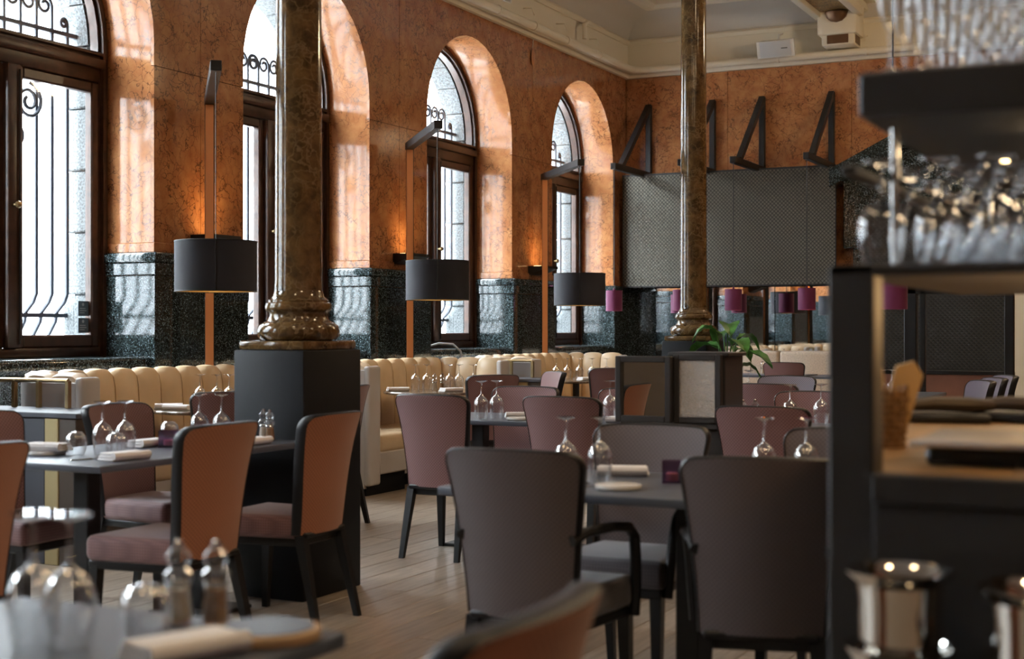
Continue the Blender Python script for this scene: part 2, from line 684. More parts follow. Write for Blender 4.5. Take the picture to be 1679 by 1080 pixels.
# ---- outer stone surrounds and grilles
wo = struct('wall_outside')
mb = MB()
for c in CEN:
    r = .93
    poly = [(c - 1.5, .3), (c - r, .3)] + arch_pts(c, r, SPR, 12) + [(c + r, .3), (c + 1.5, .3), (c + 1.5, 6), (c - 1.5, 6)]
    mb.prism(poly, 'x', -7.74, -7.56)
mb.build('stone_backing', M['stone'], wo, False)
blk = MB().rbox(-7.80, -7.555, 0, .42, 0, .455, .012, 1).mesh('stone_block', M['stone'])
vous = []
for k in range(9):
    a0, a1 = PI * k / 9 + .006, PI * (k + 1) / 9 - .006
    pts = [(.87 * math.cos(a0 + (a1 - a0) * t / 3), .87 * math.sin(a0 + (a1 - a0) * t / 3)) for t in range(4)]
    pts += [(1.35 * math.cos(a1), 1.35 * math.sin(a1)), (1.35 * math.cos(a0), 1.35 * math.sin(a0))]
    vous.append(MB().prism(pts, 'x', -7.80, -7.555).mesh('stone_block', M['stone'], False))
for c in CEN[1:]:
    for j in range(5):
        for sgn in (1, -1):
            o = link('stone_block', blk, wo)
            o.location = (0, c + .87 if sgn > 0 else c - .87 - .42, 1.10 + j * .466)
    for v in vous:
        o = link('stone_block', v, wo)
        o.location = (0, c, SPR)


def spiral(cy0, cz, r0, turns, a0, x, sgn=1, n=26):
    return [(x, cy0 + sgn * r0 * (1 - .78 * t / n) * math.cos(a0 + 2 * PI * turns * t / n), cz + r0 * (1 - .78 * t / n) * math.sin(a0 + 2 * PI * turns * t / n)) for t in range(n + 1)]


def grille(c, label):
    t = thing('window_grille', label, 'grille', (0, c, 0), 0, None)
    x = -7.67
    for k in range(-5, 6):
        y = k * .155
        path = [(x, y, 3.5), (x, y, 1.56), (x - .03, y, 1.50), (x - .10, y, 1.43), (x - .115, y, 1.36), (x - .22, y, 1.2), (x - .27, y, 1.06)]
        MB().tube(path, .0155, 6).build('bar', M['iron'], t)
        # hooked finial above the rail, curling towards the middle
        sg = -1 if k > 0 else 1
        r0 = .038 if abs(k) == 5 else .076
        zt = 3.58 if abs(k) == 5 else 3.68
        cyh = y + sg * r0
        pts = [(x, y, 3.48), (x, y, zt - .03)]
        for t_ in range(30):
            f_ = t_ / 29
            an = 2 * PI * 1.45 * f_
            rr_ = r0 * (1 - .72 * f_)
            pts.append((x, cyh - sg * rr_ * math.cos(an), zt + rr_ * math.sin(an)))
        MB().tube(pts, .0135, 6).build('scroll', M['iron'], t)
    MB().bar((x, -.90, 3.5), (x, .90, 3.5), .03).build('rail', M['iron'], t)
    MB().bar((x - .10, -.90, 1.405), (x - .10, .90, 1.405), .03).build('rail', M['iron'], t)
    for sg in (1, -1):
        MB().tube(spiral(sg * .37, 2.95, .135, 1.9, PI * .5, x + .02, -sg), .014, 6).build('scroll', M['iron'], t)
        MB().tube(spiral(sg * .24, 2.70, .085, 1.5, -PI * .5, x + .02, sg), .013, 6).build('scroll', M['iron'], t)
    return t


GL = ['iron window grille outside the large window at the left edge', 'iron window grille partly hidden behind the nearer marble column',
      'iron window grille behind the middle floor lamp', 'iron window grille outside the farthest and narrowest window']
for c, l in zip(CEN[3:], GL):
    grille(c, l)


# ---- windows
def ring(c, ro, ri, zs, zb, x0, x1, n=NA):
    """stilted arch band"""
    def path(r):
        return [(c - r, zb)] + arch_pts(c, r, zs, n) + [(c + r, zb)]
    po, pi_ = path(ro), path(ri)
    m = len(po)
    vs, fs = [], []
    for (a, b) in zip(po, pi_):
        vs += [(x0, *a), (x1, *a), (x1, *b), (x0, *b)]
    for i in range(m - 1):
        for j in range(4):
            fs.append((i * 4 + j, i * 4 + (j + 1) % 4, i * 4 + 4 + (j + 1) % 4, i * 4 + 4 + j))
    fs += [(0, 1, 2, 3), tuple((m - 1) * 4 + j for j in (3, 2, 1, 0))]
    return vs, fs


def window(i, c):
    wn = struct('window_%d' % i)
    F = M['frame_wood']
    MB().add(*ring(c, RAD - .002, .875, SPR, WS, -7.535, -7.46)).build('frame', F, wn)
    MB().add(*ring(c, .945, .90, SPR, WS, -7.46, -7.43)).build('frame_moulding', F, wn)
    m = MB()
    m.rbox(-7.535, -7.44, c - .88, c + .88, 3.14, 3.37, .012, 2)
    m.rbox(-7.44, -7.40, c - .90, c + .90, 3.24, 3.31, .012, 2)
    m.rbox(-7.44, -7.42, c - .90, c + .90, 3.335, 3.365, .008, 1)
    m.build('transom', F, wn)
    MB().rbox(-7.535, -7.44, c - .88, c + .88, WS, 1.17, .012, 2).build('frame_bottom', F, wn)
    MB().box(-7.5, -7.494, c - .875, c + .875, 3.37, 3.38).build('glazing_bead', F, wn)
    MB().prism([(c + .878 * math.cos(PI * k / 24), SPR + .878 * math.sin(PI * k / 24)) for k in range(25)] + [(c - .878, 3.36), (c + .878, 3.36)], 'x', -7.505, -7.50).build('pane', M['pane'], wn, False)
    for sg in (-1, 1):
        a, b = sorted((c + sg * .05, c + sg * .875))
        s = MB()
        s.rbox(-7.525, -7.45, a, a + .075, 1.17, 3.14, .012, 1)
        s.rbox(-7.525, -7.45, b - .075, b, 1.17, 3.14, .012, 1)
        s.rbox(-7.525, -7.45, a + .07, b - .07, 1.17, 1.26, .012, 1)
        s.rbox(-7.525, -7.45, a + .07, b - .07, 3.06, 3.14, .012, 1)
        so = s.build('sash', F, wn)
        MB().box(-7.492, -7.487, a + .07, b - .07, 1.255, 3.065).build('pane', M['pane'], so, False)
    MB().rbox(-7.48, -7.40, c - .065, c + .065, 1.17, 3.14, .015, 2).build('mullion', F, wn)
    h = MB().tube([(-7.39, c + .03, 1.2), (-7.39, c + .03, 3.1)], .007, 6)
    h.build('bolt_rod', M['black_metal'], wn)
    MB().lathe([(.012, 0), (.012, .03), (.022, .035), (.026, .05), (.018, .062), (0.004, .066)], 12, mx=Matrix.Translation((-7.40, c - .02, 2.16)) @ Matrix.Rotation(R(90), 4, 'Y')).build('knob', M['brass'], wn)
    return wn


for i, c in enumerate(CEN[3:]):
    window(i + 1, c)
window(5, CEN[2])
window(6, CEN[1])

# sticker on the first window
st = thing('window_sticker', 'pair of small grey-blue stickers low on the left window pane', 'sticker', (0, 0, 0))
for z in (1.275, 1.40):
    s1 = MB().box(-7.4865, -7.4845, C0 + .695, C0 + .80, z, z + .11).build('sticker', M['sticker'], st, False)
    q = MB()
    for kk, ww in enumerate((.05, .07, .06)):
        q.box(-7.4845, -7.484, C0 + .71, C0 + .71 + ww, z + .02 + kk * .016, z + .027 + kk * .016)
    q.lathe([(.012, 0), (.012, .0006)], 12, mx=Matrix.Translation((-7.4845, C0 + .745, z + .085)) @ Matrix.Rotation(R(90), 4, 'Y'))
    q.build('print', M['sticker_print'], s1, False)

# ---- back wall
wb = struct('wall_back')
MB().box(-7.5, XR + .2, YB + .02, YB + .3, 0, 5.6).build('wall_core', M['marble'], wb, False)
for x0, x1 in ((-7.0, -5.6), (-5.6, -4.0), (-4.0, -2.4), (-2.4, -.8), (-.8, .8), (.8, 2.4), (2.4, 4.0)):
    for z0, z1 in ((WCAP, 3.25), (3.25, TOP)):
        MB().box(x0 + g, x1 - g, YB, YB + .03, z0 + g, z1 - g).build('marble_slab', M['marble'], wb, False)
MB().rbox(-7.0, -3.9, YB - .035, YB + .02, 0, 1.80, .006, 1).build('granite_panel', M['granite'], wb)
MB().rbox(-7.0, -3.9, YB - .06, YB + .02, 1.797, WCAP, .012, 2).build('granite_cap', M['granite'], wb)
MB().box(XR, XR + .2, YR - .2, YB + .3, 0, 5.7).build('wall_right', M['terracotta'], None, False)['kind'] = 'structure'
MB().box(-7.55, XR + .2, YR - .2, YR, 0, 5.7).build('wall_rear', M['grey_paint'], None, False)['kind'] = 'structure'

# ---- ceiling: frieze, cove, coffers
ce = struct('ceiling')
MB().box(-7.6, XR + .2, YR - .2, YB + .3, 5.56, 5.7).build('ceiling_slab', M['ceil_paint'], ce, False)


def sweep_walls(prof, name, m, parent):
    """profile (distance from wall, z) swept along left wall then back wall with a mitre"""
    a = [(WX + d, YR, z) for d, z in prof]
    b = [(WX + d, YB - d, z) for d, z in prof]
    e = [(XR, YB - d, z) for d, z in prof]
    return MB().rings([a, b, e], True, True, True).build(name, m, parent)


tr = struct('trim_1')
sweep_walls([(-.03, TOP), (.05, TOP), (.07, TOP + .03), (.07, TOP + .05), (.11, TOP + .07), (.11, TOP + .11), (-.03, TOP + .11)], 'cornice_moulding', M['white_paint'], tr)
sweep_walls([(-.03, 4.75), (.03, 4.75), (.03, 5.08), (-.03, 5.08)], 'frieze', M['white_paint'], tr)
sweep_walls([(-.03, 5.08), (.05, 5.08), (.075, 5.12), (.05, 5.15), (-.03, 5.15)], 'frieze_moulding', M['white_paint'], tr)
sweep_walls([(-.03, 5.15), (.03, 5.15), (.10, 5.26), (.22, 5.36), (.5, 5.44), (.5, 5.56), (-.03, 5.56)], 'cove', M['ceil_paint'], tr)
sweep_walls([(.46, 5.42), (.60, 5.40), (.66, 5.44), (.66, 5.56), (.46, 5.56)], 'coffer_moulding', M['white_paint'], tr)
# beam carried by the columns
BX = -4.08
bt = struct('trim_2')
MB().box(BX - .30, BX + .30, YR, YB - .02, 5.22, 5.57).build('beam_body', M['white_paint'], bt, False)
for s in (-1, 1):
    a, b = sorted((BX + s * .20, BX + s * .30))
    MB().rbox(a, b, YR, YB - .30, 5.12, 5.23, .015, 2).build('beam_edge', M['white_paint'], bt)
    a, b = sorted((BX + s * .28, BX + s * .42))
    MB().rbox(a, b, YR, YB - .02, 5.30, 5.40, .02, 2).build('beam_moulding', M['white_paint'], bt)
    a, b = sorted((BX + s * .30, BX + s * .95))
MB().box(BX - .20, BX + .20, YR, YB - .45, 5.18, 5.221).build('ornate_soffit', M['ornate'], bt, False)
# corbel under the beam end
cb = thing('beam_corbel', 'ivory corbel with bronze bowl and square panel under the beam end', 'corbel', (BX, YB, 0))
MB().rbox(-.24, .24, -.46, -.02, 4.90, 5.2, .02, 2).build('upper_block', M['white_paint'], cb)
MB().rbox(-.20, .20, -.40, -.02, 4.775, 4.92, .02, 2).build('lower_block', M['white_paint'], cb)
MB().lathe([(.004, -.13), (.07, -.115), (.12, -.07), (.145, 0)], 16, mx=Matrix.Translation((0, -.46, 5.17)) @ Matrix.Scale(.55, 4, (0, 1, 0))).build('bowl', M['bronze'], cb)
MB().box(-.13, .13, -.408, -.395, 4.795, 4.90).build('square_panel', M['bronze'], cb, False)
MB().box(.195, .206, -.33, -.10, 4.80, 4.90).build('side_panel', M['bronze'], cb, False)

# conduit pipe under the frieze
pp = thing('conduit_pipe', 'ivory pipe running along the cornice of both walls', 'pipe', (0, 0, 0))
MB().tube([(-6.83, YR + .1, 4.715), (-6.83, YB - .35, 4.715), (-6.80, YB - .22, 4.715), (-6.66, YB - .17, 4.715), (3.9, YB - .17, 4.715)], .045, 10).build('pipe', M['white_paint'], pp)
for y in (8.2, 10.1, 12.0, 13.6, 14.5, 15.4, 16.4):
    m = MB().lathe([(.055, 0), (.055, .03)], 12, mx=Matrix.Translation((-6.83, y, 4.715)) @ Matrix.Rotation(R(90), 4, 'X'))
    m.tube([(-6.83, y, 4.84), (-6.86, y, 4.92), (-6.97, y, 4.93)], .008, 5)
    m.build('pipe_clip', M['white_paint'], pp)
for x in (-6.0, -4.9, -3.8, -2.7):
    m = MB().lathe([(.055, 0), (.055, .03)], 12, mx=Matrix.Translation((x, YB - .17, 4.715)) @ Matrix.Rotation(R(90), 4, 'Y'))
    m.tube([(x, YB - .17, 4.84), (x, YB - .14, 4.92), (x, YB - .03, 4.93)], .008, 5)
    m.build('pipe_clip', M['white_paint'], pp)
m = MB().tube([(-6.84, 15.95, 4.84), (-6.84, 15.95, 5.02), (-6.82, 16.0, 5.05), (-6.82, 16.15, 5.05)], .028, 8)
m.build('pipe_stub', M['white_paint'], pp)
tg = thing('hanging_tag', 'small orange oval tag hanging from the cornice pipe between two arches', 'tag', (-6.985, 14.78, 4.33))
MB().tube([(0.06, 0, .46), (0.005, 0, .28), (0, 0, .2)], .004, 5).build('string', M['white_paint'], tg)
MB().lathe([(.004, -.1), (.035, -.08), (.05, 0), (.04, .06), (.01, .1)], 14, mx=Matrix.Translation((.006, 0, .1)) @ Matrix.Scale(.12, 4, (1, 0, 0))).build('oval', M['tag'], tg)


def speaker(loc, rz, label):
    t = thing('loudspeaker', label, 'speaker', loc, rz)
    MB().rings([[(-.24, 0, -.11), (.24, 0, -.11), (.24, 0, .10), (-.24, 0, .10)], [(-.22, .12, -.10), (.22, .12, -.10), (.22, .12, .10), (-.22, .12, .10)], [(-.14, .22, -.06), (.14, .22, -.06), (.14, .22, .08), (-.14, .22, .08)]]).build('cabinet', M['speaker_white'], t)
    q = MB()
    q.rings([[(-.20 + .4 * k / 6, -.004 - .028 * math.sin(PI * k / 6), -.10) for k in range(7)], [(-.20 + .4 * k / 6, -.004 - .028 * math.sin(PI * k / 6), .09) for k in range(7)]], False, False, False)
    q.build('grille', M['speaker_grille'], t)
    MB().box(.08, .16, -.026, -.018, -.005, .005).build('badge', M['black_metal'], t, False)
    MB().tube([(0, .15, .06), (0, .2, .15), (0, .33, .15)], .014, 6).build('bracket', M['speaker_white'], t)
    for ch in t.children:
        ch.rotation_euler = (R(16), 0, 0)
    return t


speaker((-4.86, 17.36, 4.80), R(-3), 'white loudspeaker tilted down on the back wall frieze')
speaker((-6.62, 13.30, 4.86), R(90), 'white loudspeaker at the top edge above the left wall pipe')

# ---- portal of black granite at the right of the back wall
po = thing('granite_portal', 'black granite portal with sloping pediment on the back wall', 'portal', (0, YB, 0))
MB().rbox(-3.95, -3.45, -.16, 0, 0, 2.30, .012, 1).build('pilaster', M['granite'], po)
MB().rbox(-1.45, -.95, -.16, 0, 0, 2.30, .012, 1).build('pilaster', M['granite'], po)
MB().rbox(-4.06, -.84, -.20, 0, 2.30, 2.85, .012, 1).build('entablature', M['granite'], po)
MB().prism([(-4.2, 3.05), (-4.2, 3.27), (-2.45, 4.15), (-.7, 3.27), (-.7, 3.05), (-2.45, 3.9)], 'y', -.34, 0).build('raking_cornice', M['granite'], po, False)
MB().prism([(-4.06, 2.85), (-4.06, 3.12), (-2.45, 3.92), (-.84, 3.12), (-.84, 2.85)], 'y', -.17, 0).build('tympanum', M['granite'], po, False)
MB().box(-3.45, -1.45, -.04, 0, 0, 2.3).build('dark_door', M['black_wood'], po, False)

# ---- mirrors and patterned metal sheet
mi = thing('long_mirror', 'long wall mirror in three panels under the patterned metal sheet', 'mirror', (0, YB - .05, 0))
for k, (x0, x1, a) in enumerate(((-6.56, -5.80, 0), (-5.79, -4.96, 0), (-4.95, -4.06, 0))):
    MB().box(x0, x1, -.02, -.005, .95, 2.05).build('mirror_panel', M['mirror'], mi, False)
sh = thing('metal_sheet', 'wide dark metal sheet with embossed diamonds on the back wall', 'panel', (0, YB - .30, 0))
q = MB()
NX = 24
fr, bk = [], []
for k in range(NX + 1):
    x = -6.93 + 2.80 * k / NX
    yy = .0
    fr.append((x, yy))
    bk.append((x, yy + .02))
q.prism(fr + bk[::-1], 'z', 1.86, 3.33)
q.build('sheet', M['mesh_sheet'], sh, False)
for z in (1.86, 3.32):
    MB().box(-6.93, -4.13, -.004, .02, z - .012, z + .006).build('edge_strip', M['black_metal'], sh, False)
for x in (-6.94, -4.135):
    MB().box(x, x + .012, -.004, .02, 1.86, 3.33).build('edge_strip', M['black_metal'], sh, False)
for x in (-6.6, -5.4, -4.4):
    MB().box(x, x + .06, .02, .3, 2.2, 3.2).build('stand_off', M['black_metal'], sh, False)


# ---- triangular wall lamps
def wall_lamp(x, label):
    t = thing('bracket_lamp', label, 'lamp', (x, YB, 0), 0, None)
    B = M['black_metal']
    MB().rbox(-.035, .035, -.075, 0, 3.30, 4.27, .004, 1).build('wall_bar', B, t)
    MB().rbox(-.035, .035, -1.30, 0, 3.295, 3.375, .004, 1).build('arm', B, t)
    MB().bar((0, -.04, 4.25), (0, -1.03, 3.36), .07).build('brace', B, t)
    MB().tube([(0, -1.26, 3.30), (0, -1.26, 1.79)], .005, 5).build('cord', B, t)
    s = MB().lathe([(.100, 0), (.1025, 0), (.1025, .255), (.1, .255), (.015, .25), (.012, .28)], 24, (0, -1.26, 1.53), False, True).build('lamp_shade', M['plum'], t)
    MB().lathe([(.0985, .004), (.0985, .24)], 24, (0, -1.26, 1.53), False, True).build('lining', M['plum_in'], s)
    MB().lathe([(.004, 0), (.03, .01), (.03, .05), (.012, .09)], 10, (0, -1.26, 1.60)).build('bulb', M['bulb'], s)
    point('pendant_bulb', (x, YB - 1.26, 1.585), 1.2, WARM)
    return t


for x, l in ((-6.67, 'triangular wall lamp nearest the corner with plum pendant shade'), (-5.79, 'triangular wall lamp mostly behind the farther column'),
             (-5.13, 'triangular wall lamp just right of the farther column with plum shade'), (-4.24, 'triangular wall lamp at the right end with plum pendant shade')):
    wall_lamp(x, l)


# ---- columns
def column(x, y, label, s=1.0):
    t = thing('column', label, 'column', (x, y, 0))
    MB().rbox(-.205, .205, -.255, .255, 0, 1.20, .008, 2).build('plinth_casing', M['plinth'], t)
    MB().rbox(-.192, .192, -.235, .235, 1.20, 1.245, .012, 2).build('base_slab', M['column'], t)
    prof = [(.16, 1.245), (.188, 1.25), (.202, 1.268), (.206, 1.29), (.198, 1.318), (.175, 1.335), (.158, 1.34), (.150, 1.352), (.142, 1.372), (.146, 1.386), (.152, 1.39), (.163, 1.398), (.166, 1.412), (.162, 1.428), (.150, 1.436), (.150, 1.445), (.142, 1.45), (.128, 1.465), (.119, 1.49)]
    MB().lathe(prof, 40).build('base_moulding', M['column'], t)
    MB().lathe([(.119, 1.488), (.1165, 1.55), (.108, 4.75)], 40).build('shaft', M['column'], t)
    MB().lathe([(.108, 4.75), (.13, 4.78), (.13, 4.82), (.12, 4.85), (.19, 5.0), (.2, 5.06)], 32).build('capital', M['column'], t)
    MB().rbox(-.22, .22, -.22, .22, 5.06, 5.19, .01, 1).build('abacus', M['column'], t)
    return t


column(-4.08, 5.90, 'brown marble column nearer the camera on a black plinth')
column(-4.08, 11.95, 'brown marble column farther back behind the mirrored station')


# ---- wall sconces
for k, (c, l) in enumerate(zip(CEN[3:6], ('dark wedge wall sconce behind the left floor lamp', 'dark wedge wall sconce behind the middle floor lamp', 'dark wedge wall sconce behind the right floor lamp'))):
    y = c + 1.5 + .05
    t = thing('sconce', l, 'sconce', (-7.0, y, 1.98))
    MB().add([(0, -.17, -.06), (0, .17, -.06), (.22, -.17, .02), (.22, .17, .02), (0, -.17, .045), (0, .17, .045), (.22, -.17, .045), (.22, .17, .045)],
             [(0, 1, 3, 2), (4, 6, 7, 5), (0, 2, 6, 4), (1, 5, 7, 3), (2, 3, 7, 6), (0, 4, 5, 1)]).build('housing', M['black_metal'], t, False)
    MB().box(.05, .17, -.12, .12, .0455, .049).build('lens', M['bulb'], t, False)
    spot('sconce_light', (-6.80, y, 2.07), (-6.98, y, 2.8), 8, (1, .62, .25), 150, 1.0, .09)


# ---- floor lamps
def floor_lamp(y, label):
    t = thing('floor_lamp', label, 'floor lamp', (-6.80, y, 0))
    D = Vector((.640, -.768, 0))
    MB().rbox(-.16, .16, -.16, .16, 0, .02, .004, 1).build('base', M['black_metal'], t)
    rot = Matrix.Rotation(math.atan2(D.y, D.x) + PI / 2, 4, 'Z')
    MB().rbox(-.032, .032, -.030, .030, .02, 3.0, .003, 1, rot).build('post', M['copper'], t)
    MB().rbox(-.036, -.030, -.026, .034, .02, 3.0, .001, 1, rot).build('edge_strip', M['steel'], t)
    MB().rbox(.030, .036, -.030, .034, .02, 3.0, .001, 1, rot).build('edge_strip', M['black_metal'], t)
    MB().rbox(-.037, .037, -1.47, .034, 3.0, 3.07, .004, 1, rot).build('arm', M['black_metal'], t)
    e = D * 1.42
    MB().tube([(e.x, e.y, 3.0), (e.x, e.y, 1.88)], .0035, 5).build('cord', M['black_metal'], t)
    s = MB().lathe([(.266, 0), (.268, 0), (.268, .333), (.266, .333)], 48, (e.x, e.y, 1.549), False, False).build('lamp_shade', M['shade'], t)
    MB().lathe([(.264, .003), (.264, .325)], 48, (e.x, e.y, 1.549), False, True).build('lining', M['shade_in'], s)
    for z in (1.551, 1.880):
        MB().tube([(e.x + .2685 * math.cos(2 * PI * k / 40), e.y + .2685 * math.sin(2 * PI * k / 40), z) for k in range(40)], .004, 5, True).build('shade_trim', M['black_metal'], s)
    a = math.atan2(-e.y - y, -e.x + 6.8)
    MB().bar((e.x + .269 * math.cos(a), e.y + .269 * math.sin(a), 1.552), (e.x + .269 * math.cos(a), e.y + .269 * math.sin(a), 1.879), .008).build('seam', M['black_metal'], s)
    MB().lathe([(.004, 0), (.045, .02), (.05, .07), (.02, .12)], 12, (e.x, e.y, 1.66)).build('bulb', M['bulb'], s)
    point('shade_bulb', (-6.80 + e.x, y + e.y, 1.63), 2.5, WARM, .05)
    return t


for y, l in ((8.66, 'tall copper floor lamp on the left in front of the first pier'), (11.66, 'tall copper floor lamp in the middle beside the third window'), (14.70, 'tall copper floor lamp on the right beside the last window')):
    floor_lamp(y, l)

# ================================================================== BOOTHS
def booth(y0, label, xe=-5.9):
    """U-shaped banquette; y0 = rear face of its near wing"""
    t = thing('booth_sofa', label, 'sofa', (0, y0, 0))
    L = 2.46
    xb, rc = -6.66, .34
    path = []
    def P(x, y, nx, ny):
        path.append((x, y, nx, ny))
    n = 8
    for k in range(n + 1):
        x = xe + (xb + rc - xe) * k / n
        P(x, 0, 0, 1)
    for k in range(1, 9):
        a = -PI / 2 - PI / 2 * k / 8
        P(xb + rc + rc * math.cos(a), rc + rc * math.sin(a), -math.cos(a), -math.sin(a))
    for k in range(1, 21):
        P(xb, rc + (L - 2 * rc) * k / 20, 1, 0)
    for k in range(1, 9):
        a = PI - PI / 2 * k / 8
        P(xb + rc + rc * math.cos(a), L - rc + rc * math.sin(a), -math.cos(a), -math.sin(a))
    for k in range(1, n + 1):
        x = xb + rc + (xe - xb - rc) * k / n
        P(x, L, 0, -1)
    # arc-length
    S = [0]
    for i in range(1, len(path)):
        S.append(S[-1] + math.hypot(path[i][0] - path[i - 1][0], path[i][1] - path[i - 1][1]))
    def at(s):
        s = max(0, min(S[-1] - 1e-6, s))
        i = max(j for j in range(len(S) - 1) if S[j] <= s)
        f = (s - S[i]) / (S[i + 1] - S[i])
        return [path[i][q] + (path[i + 1][q] - path[i][q]) * f for q in range(4)]
    # outer shell
    rs = []
    for i in range(0, len(path)):
        x, y, nx, ny = path[i]
        rs.append([(x + nx * o, y + ny * o, z) for o, z in ((.0, .06), (.0, .98), (.045, 1.0), (.075, .98), (.075, .06))])
    MB().rings(rs, True, True, True).build('outer_shell', M['grey_leather'], t)
    # channel-tufted back
    nch = int(round(S[-1] / .225))
    prof = [(.16, .40), (.165, .55), (.155, .75), (.145, .92), (.13, .985), (.10, 1.015), (.055, 1.02), (.015, 1.0), (.005, .955)]
    for c in range(nch):
        rs = []
        for u in range(7):
            uu = u / 6
            x, y, nx, ny = at(S[-1] * (c + .02 + .96 * uu) / nch)
            b = math.sqrt(max(0, 1 - (2 * uu - 1) ** 2)) * .03
            rs.append([(x + nx * (o + (b if i < 6 else b * .2)), y + ny * (o + (b if i < 6 else b * .2)), z + (b * .8 if i > 3 else 0)) for i, (o, z) in enumerate(prof)])
        MB().rings(rs, True, True, False).build('back_channel', M['cream'], t)
    # wing ends
    for y, s in ((0, 1), (L, -1)):
        a, b = sorted((y - s * .002, y + s * .17))
        MB().rbox(xe - .01, xe + .05, a, b, .08, 1.015, .022, 3).build('end_pad', M['grey_leather'], t)
    # seats and base
    sb = .15
    MB().rbox(xb + sb, xb + sb + .52, .62, L - .62, .33, .47, .035, 3).build('seat_cushion', M['cream'], t)
    MB().rbox(xb + sb, xe + .06, .15, .66, .33, .47, .035, 3).build('seat_cushion', M['cream'], t)
    MB().rbox(xb + sb, xe + .06, L - .66, L - .15, .33, .47, .035, 3).build('seat_cushion', M['cream'], t)
    MB().rbox(xb + sb, xb + sb + .50, .60, L - .60, .10, .34, .008, 1).build('seat_front', M['grey_leather'], t)
    MB().rbox(xb + sb, xe + .055, .14, .65, .16, .34, .012, 1).build('seat_front', M['grey_leather'], t)
    MB().rbox(xb + sb, xe + .055, L - .65, L - .14, .16, .34, .012, 1).build('seat_front', M['grey_leather'], t)
    q = MB()
    q.box(xb + .05, xe, .03, .62, 0, .18)
    q.box(xb + .05, xe, L - .62, L - .03, 0, .18)
    q.box(xb + .05, xb + .6, .6, L - .6, 0, .12)
    q.build('plinth_base', M['plinth'], t, False)
    return t


def booth_cabinet(y0, label):
    t = thing('booth_cabinet', label, 'cabinet', (0, y0, 0))
    MB().rbox(-6.9, -5.79, 0, .43, 0, .81, .006, 1).build('body', M['cabinet'], t)
    MB().rbox(-6.92, -5.55, -.01, .44, .81, .84, .005, 1).build('top', M['cabinet'], t)
    MB().rbox(-5.79, -5.69, -.004, .43, 0, .81, .004, 1).build('brass_stripe', M['brass_matt'], t)
    MB().rbox(-5.69, -5.56, 0, .43, 0, .81, .006, 1).build('end_panel', M['dark_veneer'], t)
    # brass rail
    ro = 0 if y0 > 9 else -.16
    pts = [(-5.82 + ro, .38), (-6.1 + ro, .375), (-6.30 + ro, .35), (-6.46 + ro, .29), (-6.57 + ro, .19), (-6.62 + ro, .06)]
    MB().tube([(x, y, 1.0) for x, y in pts], .013, 8).build('rail', M['brass'], t)
    dense = []
    for i in range(len(pts) - 1):
        dense += [tuple(pts[i][q] + (pts[i + 1][q] - pts[i][q]) * f / 10 for q in (0, 1)) for f in range(10)]
    dense.append(pts[-1])
    for k in range(7):
        x, y = dense[int(k * (len(dense) - 1) / 6)]
        MB().rbox(x - .014, x + .014, y - .014, y + .014, .84, 1.0, .003, 1).build('post', M['brass'], t)
    return t


BY = [6.42, 9.42, 12.42]
for y, l in zip(BY, ('cream tufted booth sofa at the left with brass rail behind it', 'cream tufted booth sofa in the middle right of the near column', 'cream tufted booth sofa farthest back below the last window')):
    booth(y, l, -6.03 if y < 7 else -5.9)
booth_cabinet(5.93, 'slate cabinet with a brass stripe and brass rail at the left edge')
booth_cabinet(11.93, 'slate cabinet with brass rail between the middle and far booths')

# bench along the back wall
be = thing('banquette', 'long beige fabric bench below the wall mirror', 'bench', (0, 17.0, 0))
for x0, x1 in ((-6.4, -5.62), (-5.62, -4.84), (-4.84, -4.06)):
    MB().rbox(x0 + .004, x1 - .004, .45, .62, .42, 1.03, .04, 3).build('back_cushion', M['beige_fabric'], be)
    MB().rbox(x0 + .004, x1 - .004, 0, .50, .30, .46, .04, 3).build('seat_cushion', M['beige_fabric'], be)
MB().box(-6.4, -4.06, .05, .6, 0, .30).build('plinth_base', M['plinth'], be, False)


# ================================================================== TABLES
def square_table(x0, x1, y0, y1, label, posts=1, along='y', top=None):
    cx, cyy = (x0 + x1) / 2, (y0 + y1) / 2
    t = thing('dining_table', label, 'table', (cx, cyy, 0))
    MB().rbox(x0 - cx, x1 - cx, y0 - cyy, y1 - cyy, .747, .775, .005, 2).build('tabletop', top or M['table_top'], t)
    d = (y1 - y0) / 2 - .33 if along == 'y' else (x1 - x0) / 2 - .33
    for k in range(posts):
        o = 0 if posts == 1 else (-d if k == 0 else d)
        ox, oy = (0, o) if along == 'y' else (o, 0)
        MB().rbox(ox - .04, ox + .04, oy - .04, oy + .04, .015, .747, .004, 1).build('leg', M['black_wood'], t)
        MB().rbox(ox - .168, ox + .168, oy - .168, oy + .168, 0, .018, .004, 1).build('base_plate', M['black_metal'], t)
    return t


def round_table(x, y, label):
    t = thing('round_table', label, 'table', (x, y, 0))
    MB().lathe([(.43, .75), (.45, .755), (.45, .768), (.443, .775)], 40).build('tabletop', M['tabmarble'], t)
    MB().lathe([(.12, .735), (.12, .75)], 20).build('top_plate', M['black_metal'], t)
    MB().lathe([(.035, .015), (.035, .735)], 14).build('leg', M['black_metal'], t)
    MB().lathe([(.23, 0), (.23, .012), (.05, .02)], 28).build('base_plate', M['black_metal'], t)
    return t


